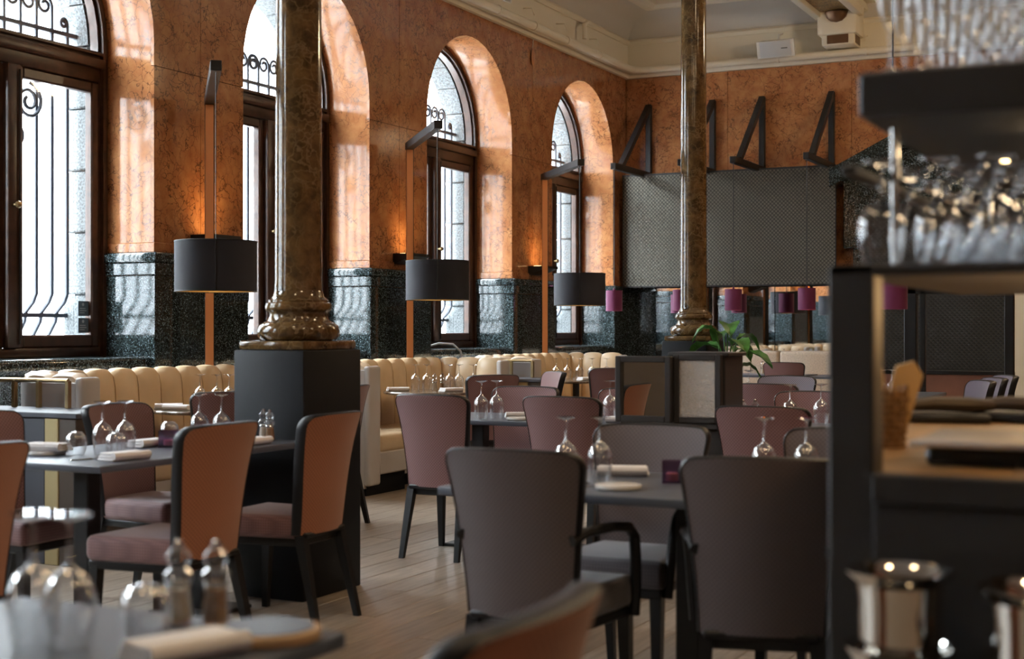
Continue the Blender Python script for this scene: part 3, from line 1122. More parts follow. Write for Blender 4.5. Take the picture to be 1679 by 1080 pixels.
square_table(-4.56, -3.82, 4.20, 5.60, 'dark rectangular dining table at the left set for four, touching the black plinth', 2)
square_table(-2.10, -1.345, 1.40, 2.09, 'blurred foreground dining table at the bottom left corner')
square_table(-2.32, -.80, 4.16, 4.92, 'dark dining table in the centre foreground between the two grey-shaded chairs')
square_table(-4.30, -2.88, 7.30, 8.02, 'dark dining table in the middle behind the two mauve chairs', 2, 'x')
square_table(-2.32, -1.20, 7.25, 7.95, 'dark dining table right of the mirrored station', 1)
square_table(-3.42, -2.45, 9.75, 10.65, 'dark dining table with stacked napkins near the far bench', 1)
square_table(-4.05, -3.25, 15.75, 16.45, 'small dark bench table at the right end by the mirror', 1)
square_table(-5.15, -4.15, 15.95, 16.65, 'small dark bench table right of the farther column', 1)
square_table(-2.36, -1.98, 10.5, 12.3, 'narrow dark table seen through the bar opening', 1)
for y, l in zip(BY, ('round marble table in the left booth', 'round marble table in the middle booth', 'round marble table in the far booth')):
    round_table(-5.95, y + 1.23, l)


# ================================================================== CHAIRS
def chair_proto(fab_back, fab_front, fab_seat, arms):
    """faces +Y; origin on the floor under the seat"""
    t = thing('dining_chair', '', 'chair')
    z0, z1, rc = .405, .925, .052
    rows = [z0 + (z1 - z0) * k / 8 for k in range(8)]
    rows += [z1 - rc * (1 - math.sin(R(90 * k / 5))) for k in range(0, 6)]
    rows = sorted(set(round(r, 5) for r in rows))
    def half(z):
        f = (z - z0) / (z1 - z0)
        b = .182 + (.238 - .182) * (f ** 1.6)
        dz = z1 - z
        if dz < rc:
            b -= rc - math.sqrt(max(0, rc * rc - (rc - dz) ** 2))
        return b
    def yof(z, x):
        f = (z - z0) / (z1 - z0)
        return -.20 - .060 * f - .035 * f ** 4 + .048 * (x / .23) ** 2
    nu = 12
    front, back = [], []
    for z in rows:
        h = half(z)
        rf, rb = [], []
        for k in range(nu + 1):
            u = -1 + 2 * k / nu
            x = u * h
            zz = z + (.005 * (1 - (u * .9) ** 2) if z > z1 - .002 else 0)
            y = yof(z, x)
            bul = .010 * (1 - u * u)
            rf.append((x, y + .022 + bul, zz))
            rb.append((x, y - .022 - bul * .8, zz))
        front.append(rf)
        back.append(rb)
    fm = MB().rings(front, False, False, False)
    fm.build('backrest', fab_front, t)
    MB().rings(back, False, False, False).build('back_panel', fab_back, t)
    out = [(-half(z), yof(z, -half(z)), z) for z in rows]
    hh = half(rows[-1])
    out += [(-hh + 2 * hh * k / 8, yof(z1, -hh + 2 * hh * k / 8), z1 + .005 * (1 - (.9 * (-1 + 2 * k / 8)) ** 2)) for k in range(1, 8)]
    out += [(half(z), yof(z, half(z)), z) for z in rows[::-1]]
    # rim: band along the edge
    q = MB()
    rs = []
    P = [Vector(p) for p in out]
    for i, p in enumerate(P):
        a, b = P[max(0, i - 1)], P[min(len(P) - 1, i + 1)]
        tt = (b - a)
        tt.y = 0
        tt.normalize()
        nrm = Vector((-tt.z, 0, tt.x))  # outward for a path going up the left side and over
        rs.append([p + nrm * (.007 * math.cos(th)) + Vector((0, .026, 0)) * math.sin(th) for th in [2 * PI * k / 8 for k in range(8)]])
    q.rings(rs).build('back_rim', M['rim'], t)
    MB().rbox(-.168, .168, -.218, -.178, .39, .415, .006, 1).build('back_rail', M['rim'], t)
    m = MB()
    m.rbox(-.228, .228, -.185, .245, .385, .49, .03, 3)
    m.v = [(px_ * (1 - .2 * (.245 - py_) / .43), py_, pz_) for px_, py_, pz_ in m.v]
    m.build('seat', fab_seat, t)
    fm2 = MB().rbox(-.215, .215, -.19, .235, .355, .392, .006, 1)
    fm2.v = [(px_ * (1 - .2 * (.245 - py_) / .43), py_, pz_) for px_, py_, pz_ in fm2.v]
    fm2.build('seat_frame', M['black_wood'], t)
    for sx in (-1, 1):
        for fy in (1, -1):
            if fy > 0:
                p, d = (sx * .19, .21, .37), (sx * .195, .225, 0)
            else:
                p, d = (sx * .160, -.185, .40), (sx * .178, -.275, 0)
            a, b = .022, .014
            MB().rings([[(d[0] + i * b, d[1] + j * b, 0) for i, j in ((-1, -1), (1, -1), (1, 1), (-1, 1))], [(p[0] + i * a, p[1] + j * a, p[2]) for i, j in ((-1, -1), (1, -1), (1, 1), (-1, 1))]]).build('leg', M['black_wood'], t, False)
    if arms:
        for sx in (-1, 1):
            MB().tube([(sx * .186, -.225, .655), (sx * .205, -.15, .675), (sx * .235, -.02, .678), (sx * .245, .10, .665), (sx * .243, .16, .63), (sx * .238, .185, .56), (sx * .232, .20, .45), (sx * .225, .205, .36)], .017, 8, ry=.02).build('arm', M['black_wood'], t)
    return t


PR = {}
def chair(kind, x, y, deg, label, arms=False, name=None, group=None):
    """x, y = top of the backrest; deg = heading (0 faces +Y, 90 faces -X)"""
    key = (kind, arms)
    if key not in PR:
        fb = {'mauve': ('mauve', 'mauve'), 'warm_lit': ('warm_lit', 'mauve'), 'dim_lit': ('dim_lit', 'dim_lit'), 'grey': ('grey_weave', 'grey_weave'), 'purple': ('purple', 'purple')}[kind]
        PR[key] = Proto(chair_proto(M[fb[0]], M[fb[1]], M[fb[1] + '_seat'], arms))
    a = R(deg)
    fx, fy = -math.sin(a), math.cos(a)
    return PR[key].put((x + fx * .285, y + fy * .285, 0), a, label, group)


chair('warm_lit', -3.46, 4.52, 90, 'warm-lit dining chair left of centre, nearer of the two along the left table')
chair('warm_lit', -3.46, 5.32, 93, 'warm-lit dining chair in front of the black column plinth')
chair('warm_lit', -3.53, 3.34, 90, 'blurred warm-lit chair cut off by the left edge, nearest the camera there')
chair('mauve', -4.98, 4.66, -90, 'dark mauve chair at the left edge facing right, brass-stripe cabinet behind it')
chair('mauve', -4.90, 5.46, -90, 'dark mauve chair across the left table, backrest in front of the cream booth')
chair('dim_lit', -1.93, 3.90, 0, 'large grey-shaded armchair in the centre foreground seen from behind', True)
chair('dim_lit', -1.16, 3.98, 14, 'large grey-shaded armchair beside the bar post seen from behind', True)
chair('dim_lit', -1.93, 5.20, 180, 'grey-shaded armchair across the centre table facing the camera', True)
chair('dim_lit', -1.20, 5.30, 180, 'grey-shaded chair facing the camera, half hidden by the bar post', True)
chair('mauve', -3.95, 6.98, 0, 'mauve dining chair right of the black plinth, its legs in full view')
chair('mauve', -3.20, 7.10, 0, 'mauve dining chair seen from behind just left of the mirrored station')
chair('mauve', -3.95, 8.30, 180, 'mauve chair facing the camera across the middle table')
chair('mauve', -3.22, 8.34, 180, 'mauve chair facing the camera partly behind the mirrored station')
chair('mauve', -1.93, 6.62, 0, 'dark mauve dining chair seen from behind right of the mirrored station')
chair('mauve', -2.10, 8.38, 180, 'brown-mauve chair facing the camera beside the bar post at the middle right')
chair('mauve', -2.72, 9.40, 0, 'dark woven chair seen from behind in front of the grey chair')
chair('grey', -3.0, 11.1, 180, 'grey woven chair low at the right facing the camera')
chair('mauve', -4.28, 15.6, 4, 'mauve chair at the far bench seen from behind')
chair('mauve', -5.18, 10.25, 52, 'dark mauve chair at the middle booth seen from behind')
chair('mauve', -5.08, 11.28, 135, 'pale pink-lit chair in profile at the right of the middle booth table')
chair('mauve', -5.10, 12.6, 38, 'dark mauve chair at the far booth left of the mirrored station')
chair('mauve', -5.20, 6.83, 52, 'dark mauve chair at the left booth beside the plinth')
chair('mauve', -5.04, 7.98, 100, 'dark mauve chair mostly hidden behind the black plinth')
chair('warm_lit', -.79, 1.73, 92, 'very blurred chair top at the bottom centre edge')
for y, l in ((10.7, 'nearest of three purple chairs seen through the bar opening'), (11.35, 'middle of three purple chairs seen through the bar opening'), (12.0, 'farthest of three purple chairs seen through the bar opening')):
    chair('purple', -1.44, y, 118, l)

# ================================================================== TABLEWARE
TT = .7755
WG = [(.034, 0), (.040, .035), (.044, .075), (.042, .1), (.03, .122), (.012, .136), (.005, .145), (.004, .20), (.006, .213), (.036, .2225), (.036, .225)]
wine_me = MB().lathe(WG, 20, cap0=False).mesh('wine_glass', M['glass'])
TB = [(.032, 0), (.040, .025), (.044, .055), (.040, .08), (.026, .096), (.008, .1)]
tumb_me = MB().lathe(TB, 18, cap0=False).mesh('stemless_glass', M['glass'])
TBL = [(.036, 0), (.036, .09), (.034, .095)]
water_me = MB().lathe([(.030, .004), (.030, .0), (.033, .09)], 16, cap1=False).mesh('water_glass', M['glass'])
FLP = [(.033, 0), (.033, .003), (.006, .012), (.004, .02), (.004, .075), (.012, .09), (.022, .12), (.027, .165), (.024, .21)]
flute_me = MB().lathe(FLP, 16, cap1=False).mesh('champagne_flute', M['bar_glass'])
bar_wine_me = MB().lathe(WG, 18, cap0=False).mesh('wine_glass', M['bar_glass'])
votive_me = None


def put(name, me, loc, label, cat, group=None, rz=0):
    o = link(name, me)
    o.location = loc
    o.rotation_euler = (0, 0, rz)
    return tag(o, label, cat, group)


def wine(x, y, label, group=None, z=TT):
    return put('wine_glass', wine_me, (x, y, z), label, 'glass', group)


def tumbler(x, y, label, group=None):
    return put('stemless_glass', tumb_me, (x, y, TT), label, 'glass', group)


nap_m = MB()
for k in range(3):
    nap_m.rbox(-.095 + .003 * k, .095 - .004 * k, -.048, .05 - .004 * k, .011 * k, .011 * k + .0105, .005, 2)
nap_m.tube([(-.09, -.045, .02), (.09, -.045, .02)], .016, 8)
nap_me = nap_m.mesh('folded_napkin', M['white_cloth'])
plate_me = MB().lathe([(.0, .0), (.055, 0), (.075, .012), (.078, .013), (.055, .004), (0, .004)], 28, cap0=False, cap1=False).mesh('side_plate', M['porcelain'])
board_me = MB().lathe([(.07, 0), (.078, .004), (.078, .014), (.07, .016)], 28).mesh('side_plate', M['porcelain'])
knife_m = MB()
knife_m.rbox(-.105, -.01, -.008, .008, 0, .006, .003, 1)
knife_m.prism([(-.01, -.009), (.09, -.008), (.105, .004), (.09, .009), (-.01, .008)], 'z', .001, .004)
knife_me = knife_m.mesh('table_knife', M['steel'])


def napkin(x, y, rz, label, plate=False, group=None):
    z = TT
    if plate:
        put('side_plate', board_me, (x, y, TT), 'small white side plate under the white napkin nearest the left edge', 'plate', group and group + ' plates')
        z = TT + .0165
    return put('folded_napkin', nap_me, (x, y, z), label, 'napkin', group, rz)


def mill(x, y, label, content, z=TT):
    if content not in MILL:
        t = thing('pepper_mill' if content == 'pepper' else 'salt_mill', '', 'mill')
        MB().lathe([(.026, 0), (.028, .01), (.021, .05), (.020, .065), (.026, .082), (.026, .09), (.016, .1), (.021, .11), (.022, .122), (.012, .135)], 16).build('body', M['acrylic'], t)
        MB().lathe([(.022, .006), (.018, .05), (.017, .062)], 12).build('contents', M[content], t)
        MB().lathe([(.004, .133), (.009, .137), (.009, .146), (.003, .15)], 10).build('knob', M['steel'], t)
        MB().lathe([(.0205, .066), (.0225, .07), (.0205, .074)], 14, cap0=False, cap1=False).build('ring', M['steel'], t)
        MILL[content] = Proto(t)
    return MILL[content].put((x, y, z), 0, label)


MILL = {}
VOT = None


def votive(x, y, label):
    global VOT
    if VOT is None:
        t = thing('votive_holder', '', 'candle holder')
        m = MB()
        m.rings([[(sx * .034, sy * .034, z) for sx, sy in ((-1, -1), (1, -1), (1, 1), (-1, 1))] for z in (0, .075)], True, False)
        m.build('glass_cube', M['purple_glass'], t, False)
        MB().lathe([(.021, .008), (.021, .03), (.018, .033)], 14).build('candle', M['plum_in'], t)
        VOT = Proto(t)
    return VOT.put((x, y, TT), R(20), label)


# left table
LT = 'on the left dark table'
wine(-4.15, 4.58, 'inverted wine glass, left of the front pair ' + LT)
wine(-4.10, 4.66, 'inverted wine glass, right of the front pair ' + LT)
tumbler(-4.24, 4.52, 'upside-down stemless glass left of the front wine glasses ' + LT)
tumbler(-4.06, 4.56, 'upside-down stemless glass right of the front wine glasses ' + LT)
napkin(-4.38, 4.50, R(10), 'white napkin nearest the left edge ' + LT, True)
napkin(-3.93, 4.46, R(80), 'white napkin near the front corner ' + LT)
napkin(-4.28, 5.02, R(85), 'white napkin in the middle behind the front glasses ' + LT)
votive(-4.17, 5.02, 'purple glass candle cube on the left dark table')
put('table_knife', knife_me, (-4.05, 4.42, TT), 'steel knife near the front edge of the left table', 'knife', None, R(70))
wine(-4.22, 5.30, 'inverted wine glass, left of the rear pair ' + LT)
wine(-4.13, 5.35, 'inverted wine glass, right of the rear pair ' + LT)
tumbler(-4.33, 5.22, 'upside-down stemless glass left of the rear wine glasses ' + LT)
tumbler(-4.05, 5.38, 'upside-down stemless glass right of the rear wine glasses ' + LT)
mill(-4.03, 5.54, 'clear acrylic salt mill against the black plinth', 'salt')
mill(-3.98, 5.52, 'clear acrylic pepper mill against the black plinth', 'pepper')
napkin(-3.93, 5.30, R(85), 'white napkin at the far end in front of the plinth')

# centre table
CT = 'on the centre foreground table'
wine(-1.985, 4.47, 'inverted wine glass left of the pair ' + CT)
wine(-1.885, 4.53, 'inverted wine glass right of the pair ' + CT)
put('water_glass', water_me, (-1.90, 4.43, TT), 'upright water tumbler in front of the pair of wine glasses ' + CT, 'glass')
put('water_glass', water_me, (-1.97, 4.37, TT), 'second upright tumbler left of the first ' + CT, 'glass')
napkin(-1.90, 4.78, R(20), 'white folded napkin at the far edge of the centre table')
put('side_plate', board_me, (-1.75, 4.36, TT), 'white side plate at the front edge of the centre table', 'plate')
put('table_knife', knife_me, (-1.87, 4.33, TT), 'steel knife beside the plate on the centre table', 'knife', None, R(60))
votive(-1.655, 4.62, 'purple glass candle cube on the centre table')
wine(-1.36, 4.72, 'inverted wine glass left of the pair beside the bar post')
wine(-1.23, 4.78, 'inverted wine glass right of the pair beside the bar post')

# middle table
MT = 'on the middle table'
wine(-3.83, 7.40, 'inverted wine glass left of the pair behind the mauve chair ' + MT)
wine(-3.77, 7.48, 'inverted wine glass right of the pair behind the mauve chair ' + MT)
put('water_glass', water_me, (-3.80, 7.36, TT), 'upright tumbler beside the left pair of wine glasses ' + MT, 'glass')
napkin(-3.68, 7.62, R(30), 'white napkin between the two mauve chairs ' + MT)
put('side_plate', board_me, (-3.60, 7.44, TT), 'white side plate between the two mauve chairs', 'plate')
wine(-3.16, 7.75, 'inverted wine glass rising behind the right mauve chair ' + MT)
wine(-2.98, 7.66, 'inverted wine glass at the right end beside the station ' + MT)
napkin(-2.98, 7.50, R(10), 'white napkin at the right end beside the station ' + MT)

# foreground table
FT = 'on the blurred foreground table'
wine(-1.735, 1.75, 'inverted wine glass, left of the two with raised feet ' + FT)
wine(-1.665, 1.76, 'inverted wine glass, right of the two with raised feet ' + FT)
tumbler(-1.80, 1.64, 'upside-down stemless glass at the bottom left corner ' + FT)
tumbler(-1.60, 1.87, 'upside-down stemless glass beside the mills ' + FT)
mill(-1.655, 2.02, 'blurred clear salt mill, left of two on the foreground table', 'salt')
mill(-1.595, 2.05, 'blurred clear pepper mill, right of two on the foreground table', 'pepper')
bo = thing('serving_board', 'round dark board with pale wooden rim on the foreground table', 'board', (-1.435, 1.985, TT))
MB().lathe([(.082, 0), (.09, .004), (.09, .018), (.082, .02)], 32).build('rim', M['wood_board'], bo)
MB().lathe([(.078, .0195), (.078, .022)], 32).build('inlay', M['table_top'], bo)
napkin(-1.48, 1.82, R(70), 'blurred cream napkin at the bottom of the picture ' + FT)

# booth tables
def booth_ware(cx, cyy, where, spots, naps, tum, mills=None):
    order = ['first', 'second', 'third', 'fourth', 'fifth']
    for k, (dx, dy) in enumerate(spots):
        wine(cx + dx, cyy + dy, order[k] + ' inverted wine glass from the left ' + where)
    for k, (dx, dy, rz) in enumerate(naps):
        napkin(cx + dx, cyy + dy, rz, ('left' if k == 0 else 'right') + ' white napkin ' + where)
    for k, (dx, dy) in enumerate(tum):
        put('water_glass', water_me, (cx + dx, cyy + dy, TT), ('left' if k == 0 else 'right') + ' water tumbler ' + where, 'glass')
    if mills:
        mill(cx + mills[0], cyy + mills[1], 'salt mill ' + where, 'salt')
        mill(cx + mills[0] + .06, cyy + mills[1] + .03, 'pepper mill ' + where, 'pepper')


booth_ware(-5.95, BY[0] + 1.23, 'on the round table of the left booth', [(-.12, -.02), (-.02, .03), (.06, .06), (.2, .1)], [(-.26, -.17, R(40)), (-.1, -.26, R(10))], [(.03, -.04), (.14, .0)])
booth_ware(-5.95, BY[1] + 1.23, 'on the round table of the middle booth', [(-.18, -.04), (-.09, .0), (.1, .06), (.16, .12), (.28, .16)], [(-.26, -.2, R(40)), (.2, -.1, R(60))], [(-.1, -.08), (.12, -.02)], (-.03, .03))
booth_ware(-5.95, BY[2] + 1.23, 'on the round table of the far booth', [(-.2, -.06), (-.1, .0), (.02, .04), (.14, .1), (.28, .16)], [(-.28, -.18, R(40)), (.16, -.1, R(60))], [(.02, -.05), (.16, .0)])
# far tables
wine(-3.05, 10.18, 'inverted wine glass on the table with stacked napkins near the far bench')
put('water_glass', water_me, (-3.14, 10.05, TT), 'water tumbler on the table with stacked napkins', 'glass')
napkin(-3.0, 9.92, R(15), 'napkin stack near the far bench')
wine(-2.05, 7.62, 'inverted wine glass left of two behind the dark mauve chair')
wine(-1.92, 7.78, 'inverted wine glass right of two behind the dark mauve chair')
mill(-2.25, 7.40, 'salt mill behind the dark mauve chair by the station', 'salt')
mill(-2.20, 7.46, 'pepper mill behind the dark mauve chair by the station', 'pepper')
mill(-4.72, 16.3, 'salt mill on the bench table by the mirror', 'salt')
put('water_glass', water_me, (-4.85, 16.35, TT), 'water tumbler on the bench table by the mirror', 'glass')
for k, (dx, dy) in enumerate(((0, 0), (.1, .05), (.05, .14))):
    wine(-2.2 + dx, 10.75 + dy, ['left', 'middle', 'right'][k] + ' wine glass on the narrow table seen through the bar opening')

# cable by the third window
put('window_cable', MB().tube([(-7.1, 12.62, 1.11), (-6.98, 12.75, 1.16), (-6.86, 12.83, 1.15), (-6.80, 12.88, 1.08), (-6.78, 12.9, .95)], .011, 6).mesh('window_cable', M['cable']), (0, -.2, 0), 'pale grey cable looping over the sill behind the middle booth', 'cable')

# ================================================================== MIRRORED STATION
s = thing('service_station', 'dark waiter station with a framed mirror and a hammered metal panel', 'station', (-2.45, 6.78, 0))
MB().rbox(-.25, .27, .06, .36, 0, .80, .006, 1).build('cabinet', M['dark_panel'], s)
MB().rbox(-.27, .29, .03, .38, .80, .83, .004, 1).build('counter', M['dark_panel'], s)


def frame(x0, x1, z0, z1, y0, y1, wd, name, parent, m):
    q = MB()
    q.rbox(x0, x0 + wd, y0, y1, z0, z1, .004, 1)
    q.rbox(x1 - wd, x1, y0, y1, z0, z1, .004, 1)
    q.rbox(x0 + wd, x1 - wd, y0, y1, z1 - wd, z1, .004, 1)
    q.rbox(x0 + wd, x1 - wd, y0, y1, z0, z0 + wd, .004, 1)
    return q.build(name, m, parent)


frame(-.28, .02, .83, 1.165, -.02, .03, .032, 'mirror_frame', s, M['dark_panel'])
mp_ = MB().box(-.25, -.01, .004, .012, .86, 1.135)
mo = mp_.build('mirror_panel', M['mirror'], s, False)
frame(.02, .27, .83, 1.175, .02, .06, .03, 'panel_frame', s, M['dark_panel'])
MB().box(.05, .235, .03, .04, .86, 1.15).build('metal_panel', M['ripple_metal'], s, False)
MB().rbox(-.02, .30, .05, .36, 1.165, 1.185, .004, 1).build('top', M['dark_panel'], s)
MB().rbox(.25, .28, .06, .36, .83, 1.165, .004, 1).build('side_panel', M['dark_panel'], s)
MB().rbox(-.02, .25, .33, .36, .83, 1.165, .004, 1).build('back_panel', M['dark_panel'], s)

# potted plant beside the farther column
pl_ = thing('potted_plant', 'broad green leaves of a potted plant behind the mirrored station', 'plant', (-3.62, 11.45, 0))
MB().lathe([(.14, 0), (.19, .02), (.21, .80), (.195, .80), (.18, .72)], 24).build('pot', M['pot'], pl_)
MB().lathe([(.19, .74), (.02, .76)], 20).build('soil', M['dark_veneer'], pl_)
for k in range(11):
    a = k * 2.4 + .3
    L = .20 + .05 * ((k * 7) % 4)
    h = .22 + .38 * ((k * 5) % 11) / 11
    stem = [(0, 0, .74), (.03 * math.cos(a), .03 * math.sin(a), .74 + h * .6), (.09 * math.cos(a), .09 * math.sin(a), .74 + h)]
    MB().tube(stem, .006, 5).build('stem', M['leaf'], pl_)
    rs = []
    for i in range(9):
        f = i / 8
        wdt = .085 * math.sin(PI * min(1, f * .97 + .03)) ** .8
        ccx = .09 + L * f
        zz = .74 + h + .09 * math.sin(f * 2.2) - .16 * f * f
        row = []
        for j in range(-2, 3):
            sd = j / 2 * wdt
            row.append((ccx * math.cos(a) - sd * math.sin(a), ccx * math.sin(a) + sd * math.cos(a), zz + .03 * abs(j / 2) - .01 * ((i + j) % 2)))
        rs.append(row)
    MB().rings(rs, False, False, False).build('leaf', M['leaf'], pl_)

# ================================================================== PATTERNED SCREEN beyond the bar
sc_ = thing('patterned_screen', 'dark gold-patterned partition with terracotta dado seen through the bar opening', 'partition', (0, 15.0, 0))
MB().box(-3.25, -1.76, 0, .05, .86, 2.6).build('patterned_panel', M['pattern'], sc_, False)
MB().box(-3.25, -1.76, -.01, .06, .0, .84).build('dado', M['terracotta'], sc_, False)
MB().rbox(-3.27, -1.74, -.03, .08, .84, .88, .004, 1).build('dado_rail', M['black_wood'], sc_)
MB().rbox(-1.76, -1.60, -.03, .08, 0, 2.6, .004, 1).build('ivory_post', M['white_paint'], sc_)
fr_ = thing('door_frame', 'slim dark doorway frame standing in front of the patterned partition', 'frame', (0, 13.2, 0))
MB().rbox(-2.50, -2.39, 0, .08, 0, 1.70, .006, 1).build('post', M['black_wood'], fr_)
MB().rbox(-2.36, -2.31, 0, .05, 0, 1.70, .006, 1).build('post', M['black_wood'], fr_)
MB().rbox(-2.50, -1.55, 0, .08, 1.62, 1.70, .006, 1).build('lintel', M['black_wood'], fr_)
MB().rbox(-1.63, -1.55, 0, .08, 0, 1.62, .006, 1).build('post', M['black_wood'], fr_)
t = thing('drum_pendant', 'dark red drum pendant glimpsed above the bar counter', 'lamp', (-1.97, 10.0, 0))
MB().tube([(0, 0, 1.7), (0, 0, 5.5)], .006, 5).build('cord', M['black_metal'], t)
dsh = MB().lathe([(.10, 1.44), (.10, 1.68), (.02, 1.685)], 28, cap0=False).build('lamp_shade', M['plum'], t)
MB().lathe([(.004, 0), (.03, .01), (.03, .05), (.012, .09)], 10, (0, 0, 1.5)).build('bulb', M['bulb'], dsh)

# ================================================================== BAR
ba = thing('bar_unit', 'dark bar unit with glass shelves filling the right edge', 'bar', (0, 2.5, 0))
DP = M['dark_panel']
X0, X1, D = -.605, 1.2, 1.5
MB().rbox(X0, X0 + .08, 0, .08, 0, 1.414, .004, 1).build('end_post', DP, ba)
MB().prism([(X0 + .08, .01), (X1, .01), (X1, 2.3), (-.93, 2.3), (X0 - .0, .09), (X0 + .08, .09)], 'z', 0, .99).build('base_body', DP, ba, False)
MB().rbox(X0 + .08, X1, -.012, .012, .0, 1.00, .004, 1).build('front_panel', DP, ba)
MB().rbox(X0 + .08, X1, -.02, .03, 1.0, 1.05, .004, 1).build('sill_rail', DP, ba)
MB().prism([(X0 + .08, .03), (X1, .03), (X1, 2.35), (-.95, 2.35), (X0, .09), (X0 + .08, .09)], 'z', .99, 1.045).build('counter', M['counter_wood'], ba, False)
MB().bar((-.30, .12, 1.046), (-.30, 2.1, 1.046), .02).build('counter_joint', M['steel'], ba)
MB().rbox(X0, X1, 0, D, 1.394, 1.414, .004, 1).build('glass_shelf', DP, ba)
MB().rbox(-.55, X1, -.01, D, 1.668, 1.748, .006, 1).build('top_shelf', DP, ba)
for x, y in ((-.515, .135), (-.515, 1.42), (.3, .135)):
    MB().lathe([(.008, 1.414), (.008, 1.668)], 10, (x, y, 0)).build('steel_rod', M['steel'], ba)
MB().rbox(-.588, -.562, .02, D, 1.575, 1.592, .003, 1).build('side_rail', DP, ba)
MB().rbox(-.588, X1, D - .03, D, 1.575, 1.668, .003, 1).build('back_rail', DP, ba)
MB().rbox(.9, X1, .05, D, 1.045, 1.394, .003, 1).build('end_pier', DP, ba)
for k in range(3):
    MB().lathe([(.009, 1.664), (.009, 1.668)], 12, (-.40 + .12 * k, .75 + .28 * k, 0)).build('shelf_spotlight', M['bulb'], ba)
for k in range(3):
    point('shelf_spot', (-.25, 2.75 + .45 * k, 1.655), .9, WARM, .02)
    point('counter_spot', (-.2, 2.8 + .5 * k, 1.37), 2.6, (1, .60, .26), .03)

ORD = ['first', 'second', 'third', 'fourth', 'fifth', 'sixth', 'seventh', 'eighth', 'ninth', 'tenth']
for i in range(5):
    for j in range(10):
        x = -.525 + .098 * i + (.03 if j % 2 else 0)
        y = 2.565 + .135 * j
        put('wine_glass', bar_wine_me, (x, y, 1.4145), 'upside-down wine glass on the middle bar shelf, %s from the left, %s row back' % (ORD[i], ORD[j]), 'glass', 'inverted wine glasses on the middle bar shelf').scale = (.95, .95, .82)
for i in range(7):
    for j in range(10):
        x = -.505 + .064 * i
        y = 2.55 + .13 * j
        put('champagne_flute', flute_me, (x, y, 1.7485), 'champagne flute on the top bar shelf, %s from the left, %s row back' % (ORD[i], ORD[j]), 'glass', 'champagne flutes on the top bar shelf')

# things on the bar counter
bk_ = thing('wicker_basket', 'tall round wicker basket on the bar counter behind the post', 'basket', (-.635, 3.12, 1.0455))
q = MB()
for k in range(9):
    rr = .040 + .0012 * k
    q.tube([((rr + .0035 * (1 if (j + k) % 2 else -1)) * math.cos(2 * PI * j / 20), (rr + .0035 * (1 if (j + k) % 2 else -1)) * math.sin(2 * PI * j / 20), .006 + .014 * k) for j in range(20)], .0065, 5, True)
q.build('weave', M['wicker'], bk_)
q = MB()
for j in range(20):
    q.tube([(.040 * math.cos(2 * PI * j / 20), .040 * math.sin(2 * PI * j / 20), 0), (.051 * math.cos(2 * PI * j / 20), .051 * math.sin(2 * PI * j / 20), .135)], .003, 4)
q.build('stakes', M['wicker'], bk_)
MB().lathe([(.038, 0), (.038, .006)], 18).build('bottom', M['wicker'], bk_)
for k, (dx, dy, ry, l) in enumerate(((-.012, 0, -8, 'folded kraft paper sleeve upright in the wicker basket, left one'), (.012, .008, 14, 'folded kraft paper sleeve upright in the wicker basket, right one'))):
    o = MB().prism([(-.026, 0), (.026, 0), (.03, .16), (.004, .185), (-.03, .165)], 'y', -.006, .006).build('paper_sleeve', M['kraft'], None, False)
    o.location = (-.635 + dx, 3.12 + dy, 1.055)
    o.rotation_euler = (R(6 if k else -6), R(ry), R(20 * k))
    tag(o, l, 'paper')
tr_ = thing('serving_tray', 'pale oval-edged tray resting on a dark stand on the bar counter', 'tray', (-.28, 2.86, 1.0455))
MB().rbox(-.20, .35, -.12, .16, 0, .036, .008, 1).build('stand', M['black_wood'], tr_)
MB().rbox(-.225, .38, -.15, .2, .036, .048, .006, 2).build('tray_top', M['porcelain'], tr_)
for k, (x, y, rz, l) in enumerate(((-.66, 4.1, 12, 'left of the dark leather menus lying on the bar counter'), (-.48, 4.2, -20, 'right of the dark leather menus lying on the bar counter'))):
    o = MB().rbox(-.11, .11, -.14, .14, 0, .022, .006, 1).build('leather_menu', M['black_wood'])
    o.location = (x, y, 1.048)
    o.rotation_euler = (0, 0, R(rz))
    tag(o, l, 'menu')
    put('rolled_cloth', MB().tube([(-.12, 0, .02), (-.05, .01, .024), (.04, -.01, .022), (.12, .005, .018)], [.014, .02, .021, .014], 8).mesh('rolled_cloth', M['dark_veneer']), (x + .02, y - .03, 1.0705), ('left' if k == 0 else 'right') + ' rolled dark cloth on top of the leather menu', 'cloth', None, R(rz + 20))


# ice buckets in front of the bar
def bucket(x, y, label):
    t = thing('wine_cooler', label, 'bucket', (x, y, .66))
    MB().lathe([(.055, 0), (.062, .006), (.067, .20), (.07, .225), (.088, .243), (.090, .247), (.086, .248), (.066, .228), (.062, .20), (.056, .02), (.004, .015)], 36, cap1=False).build('inner_cooler', M['silver'], t)
    MB().lathe([(.06, 0), (.072, .004), (.076, .10), (.088, .118), (.090, .123), (.085, .124), (.073, .104), (.070, .03)], 36, cap1=False).build('outer_cooler', M['silver'], t)
    return t


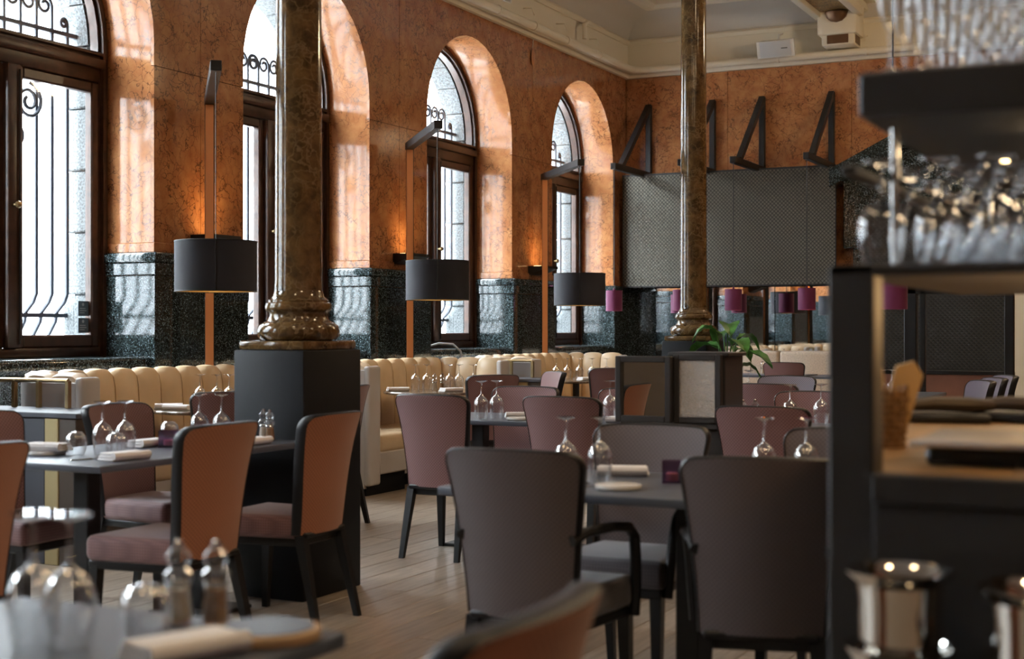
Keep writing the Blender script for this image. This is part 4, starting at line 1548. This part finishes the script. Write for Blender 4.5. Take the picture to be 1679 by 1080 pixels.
bucket(-.455, 2.37, 'polished silver wine cooler with a flared rim in front of the bar')
bucket(-.235, 2.30, 'second silver wine cooler cut off by the right edge')
t = thing('side_table', 'dark side table under the silver wine coolers below the frame', 'table', (-.30, 2.33, 0))
MB().rbox(-.3, .4, -.14, .14, .63, .66, .004, 1).build('tabletop', M['black_wood'], t)
for sx in (-.26, .36):
    for sy in (-.1, .1):
        MB().box(sx - .02, sx + .02, sy - .02, sy + .02, 0, .63).build('leg', M['black_wood'], t, False)

# ================================================================== OUTSIDE
st_ = MB().box(-40, -7.8, -25, 60, -1.0, -.9).build('street', M['asphalt'], None, False)
st_['kind'] = 'structure'
ob = thing('opposite_building', 'overexposed pale building across the street seen through the windows', 'building', (-21, 0, -.9))
MB().box(-6, 0, -20, 55, 0, 9.5).build('wall', M['facade'], ob, False)
for y in range(-18, 54, 4):
    MB().box(-.05, .12, y, y + .5, 0, 9.5).build('pilaster', M['facade'], ob, False)
    wdw = MB().prism([(y + 1.4, 1.6), (y + 3.2, 1.6)] + [(y + 2.3 + .9 * math.cos(PI * k / 10), 4.2 + .9 * math.sin(PI * k / 10)) for k in range(11)], 'x', -.02, .06).build('window', M['speaker_grille'], ob, False)

# ================================================================== groups of repeats
GROUPS = {'wine_glass': 'inverted wine glasses set on the tables', 'stemless_glass': 'upside-down stemless glasses on the tables', 'water_glass': 'water tumblers on the tables',
          'folded_napkin': 'folded white napkins on the tables', 'side_plate': 'side plates on the tables', 'table_knife': 'knives on the tables', 'pepper_mill': 'acrylic mills on the tables',
          'salt_mill': 'acrylic mills on the tables', 'votive_holder': 'purple candle cubes', 'dining_chair': 'upholstered dining chairs', 'dining_table': 'dark dining tables',
          'round_table': 'round booth tables', 'booth_sofa': 'cream booth sofas along the windows', 'booth_cabinet': 'slate cabinets between the booths', 'floor_lamp': 'copper floor lamps along the windows',
          'sconce': 'wedge sconces on the piers', 'bracket_lamp': 'triangular lamps on the back wall', 'column': 'brown marble columns', 'loudspeaker': 'white loudspeakers on the frieze',
          'window_grille': 'iron grilles outside the windows', 'wine_cooler': 'silver wine coolers', 'leather_menu': 'leather menus on the bar counter', 'rolled_cloth': 'rolled cloths on the bar counter',
          'paper_sleeve': 'paper sleeves in the wicker basket'}
for o in COL.objects:
    if o.parent is None and 'category' in o.keys() and 'group' not in o.keys():
        b = o.name.split('.')[0]
        if b in GROUPS:
            o['group'] = GROUPS[b]
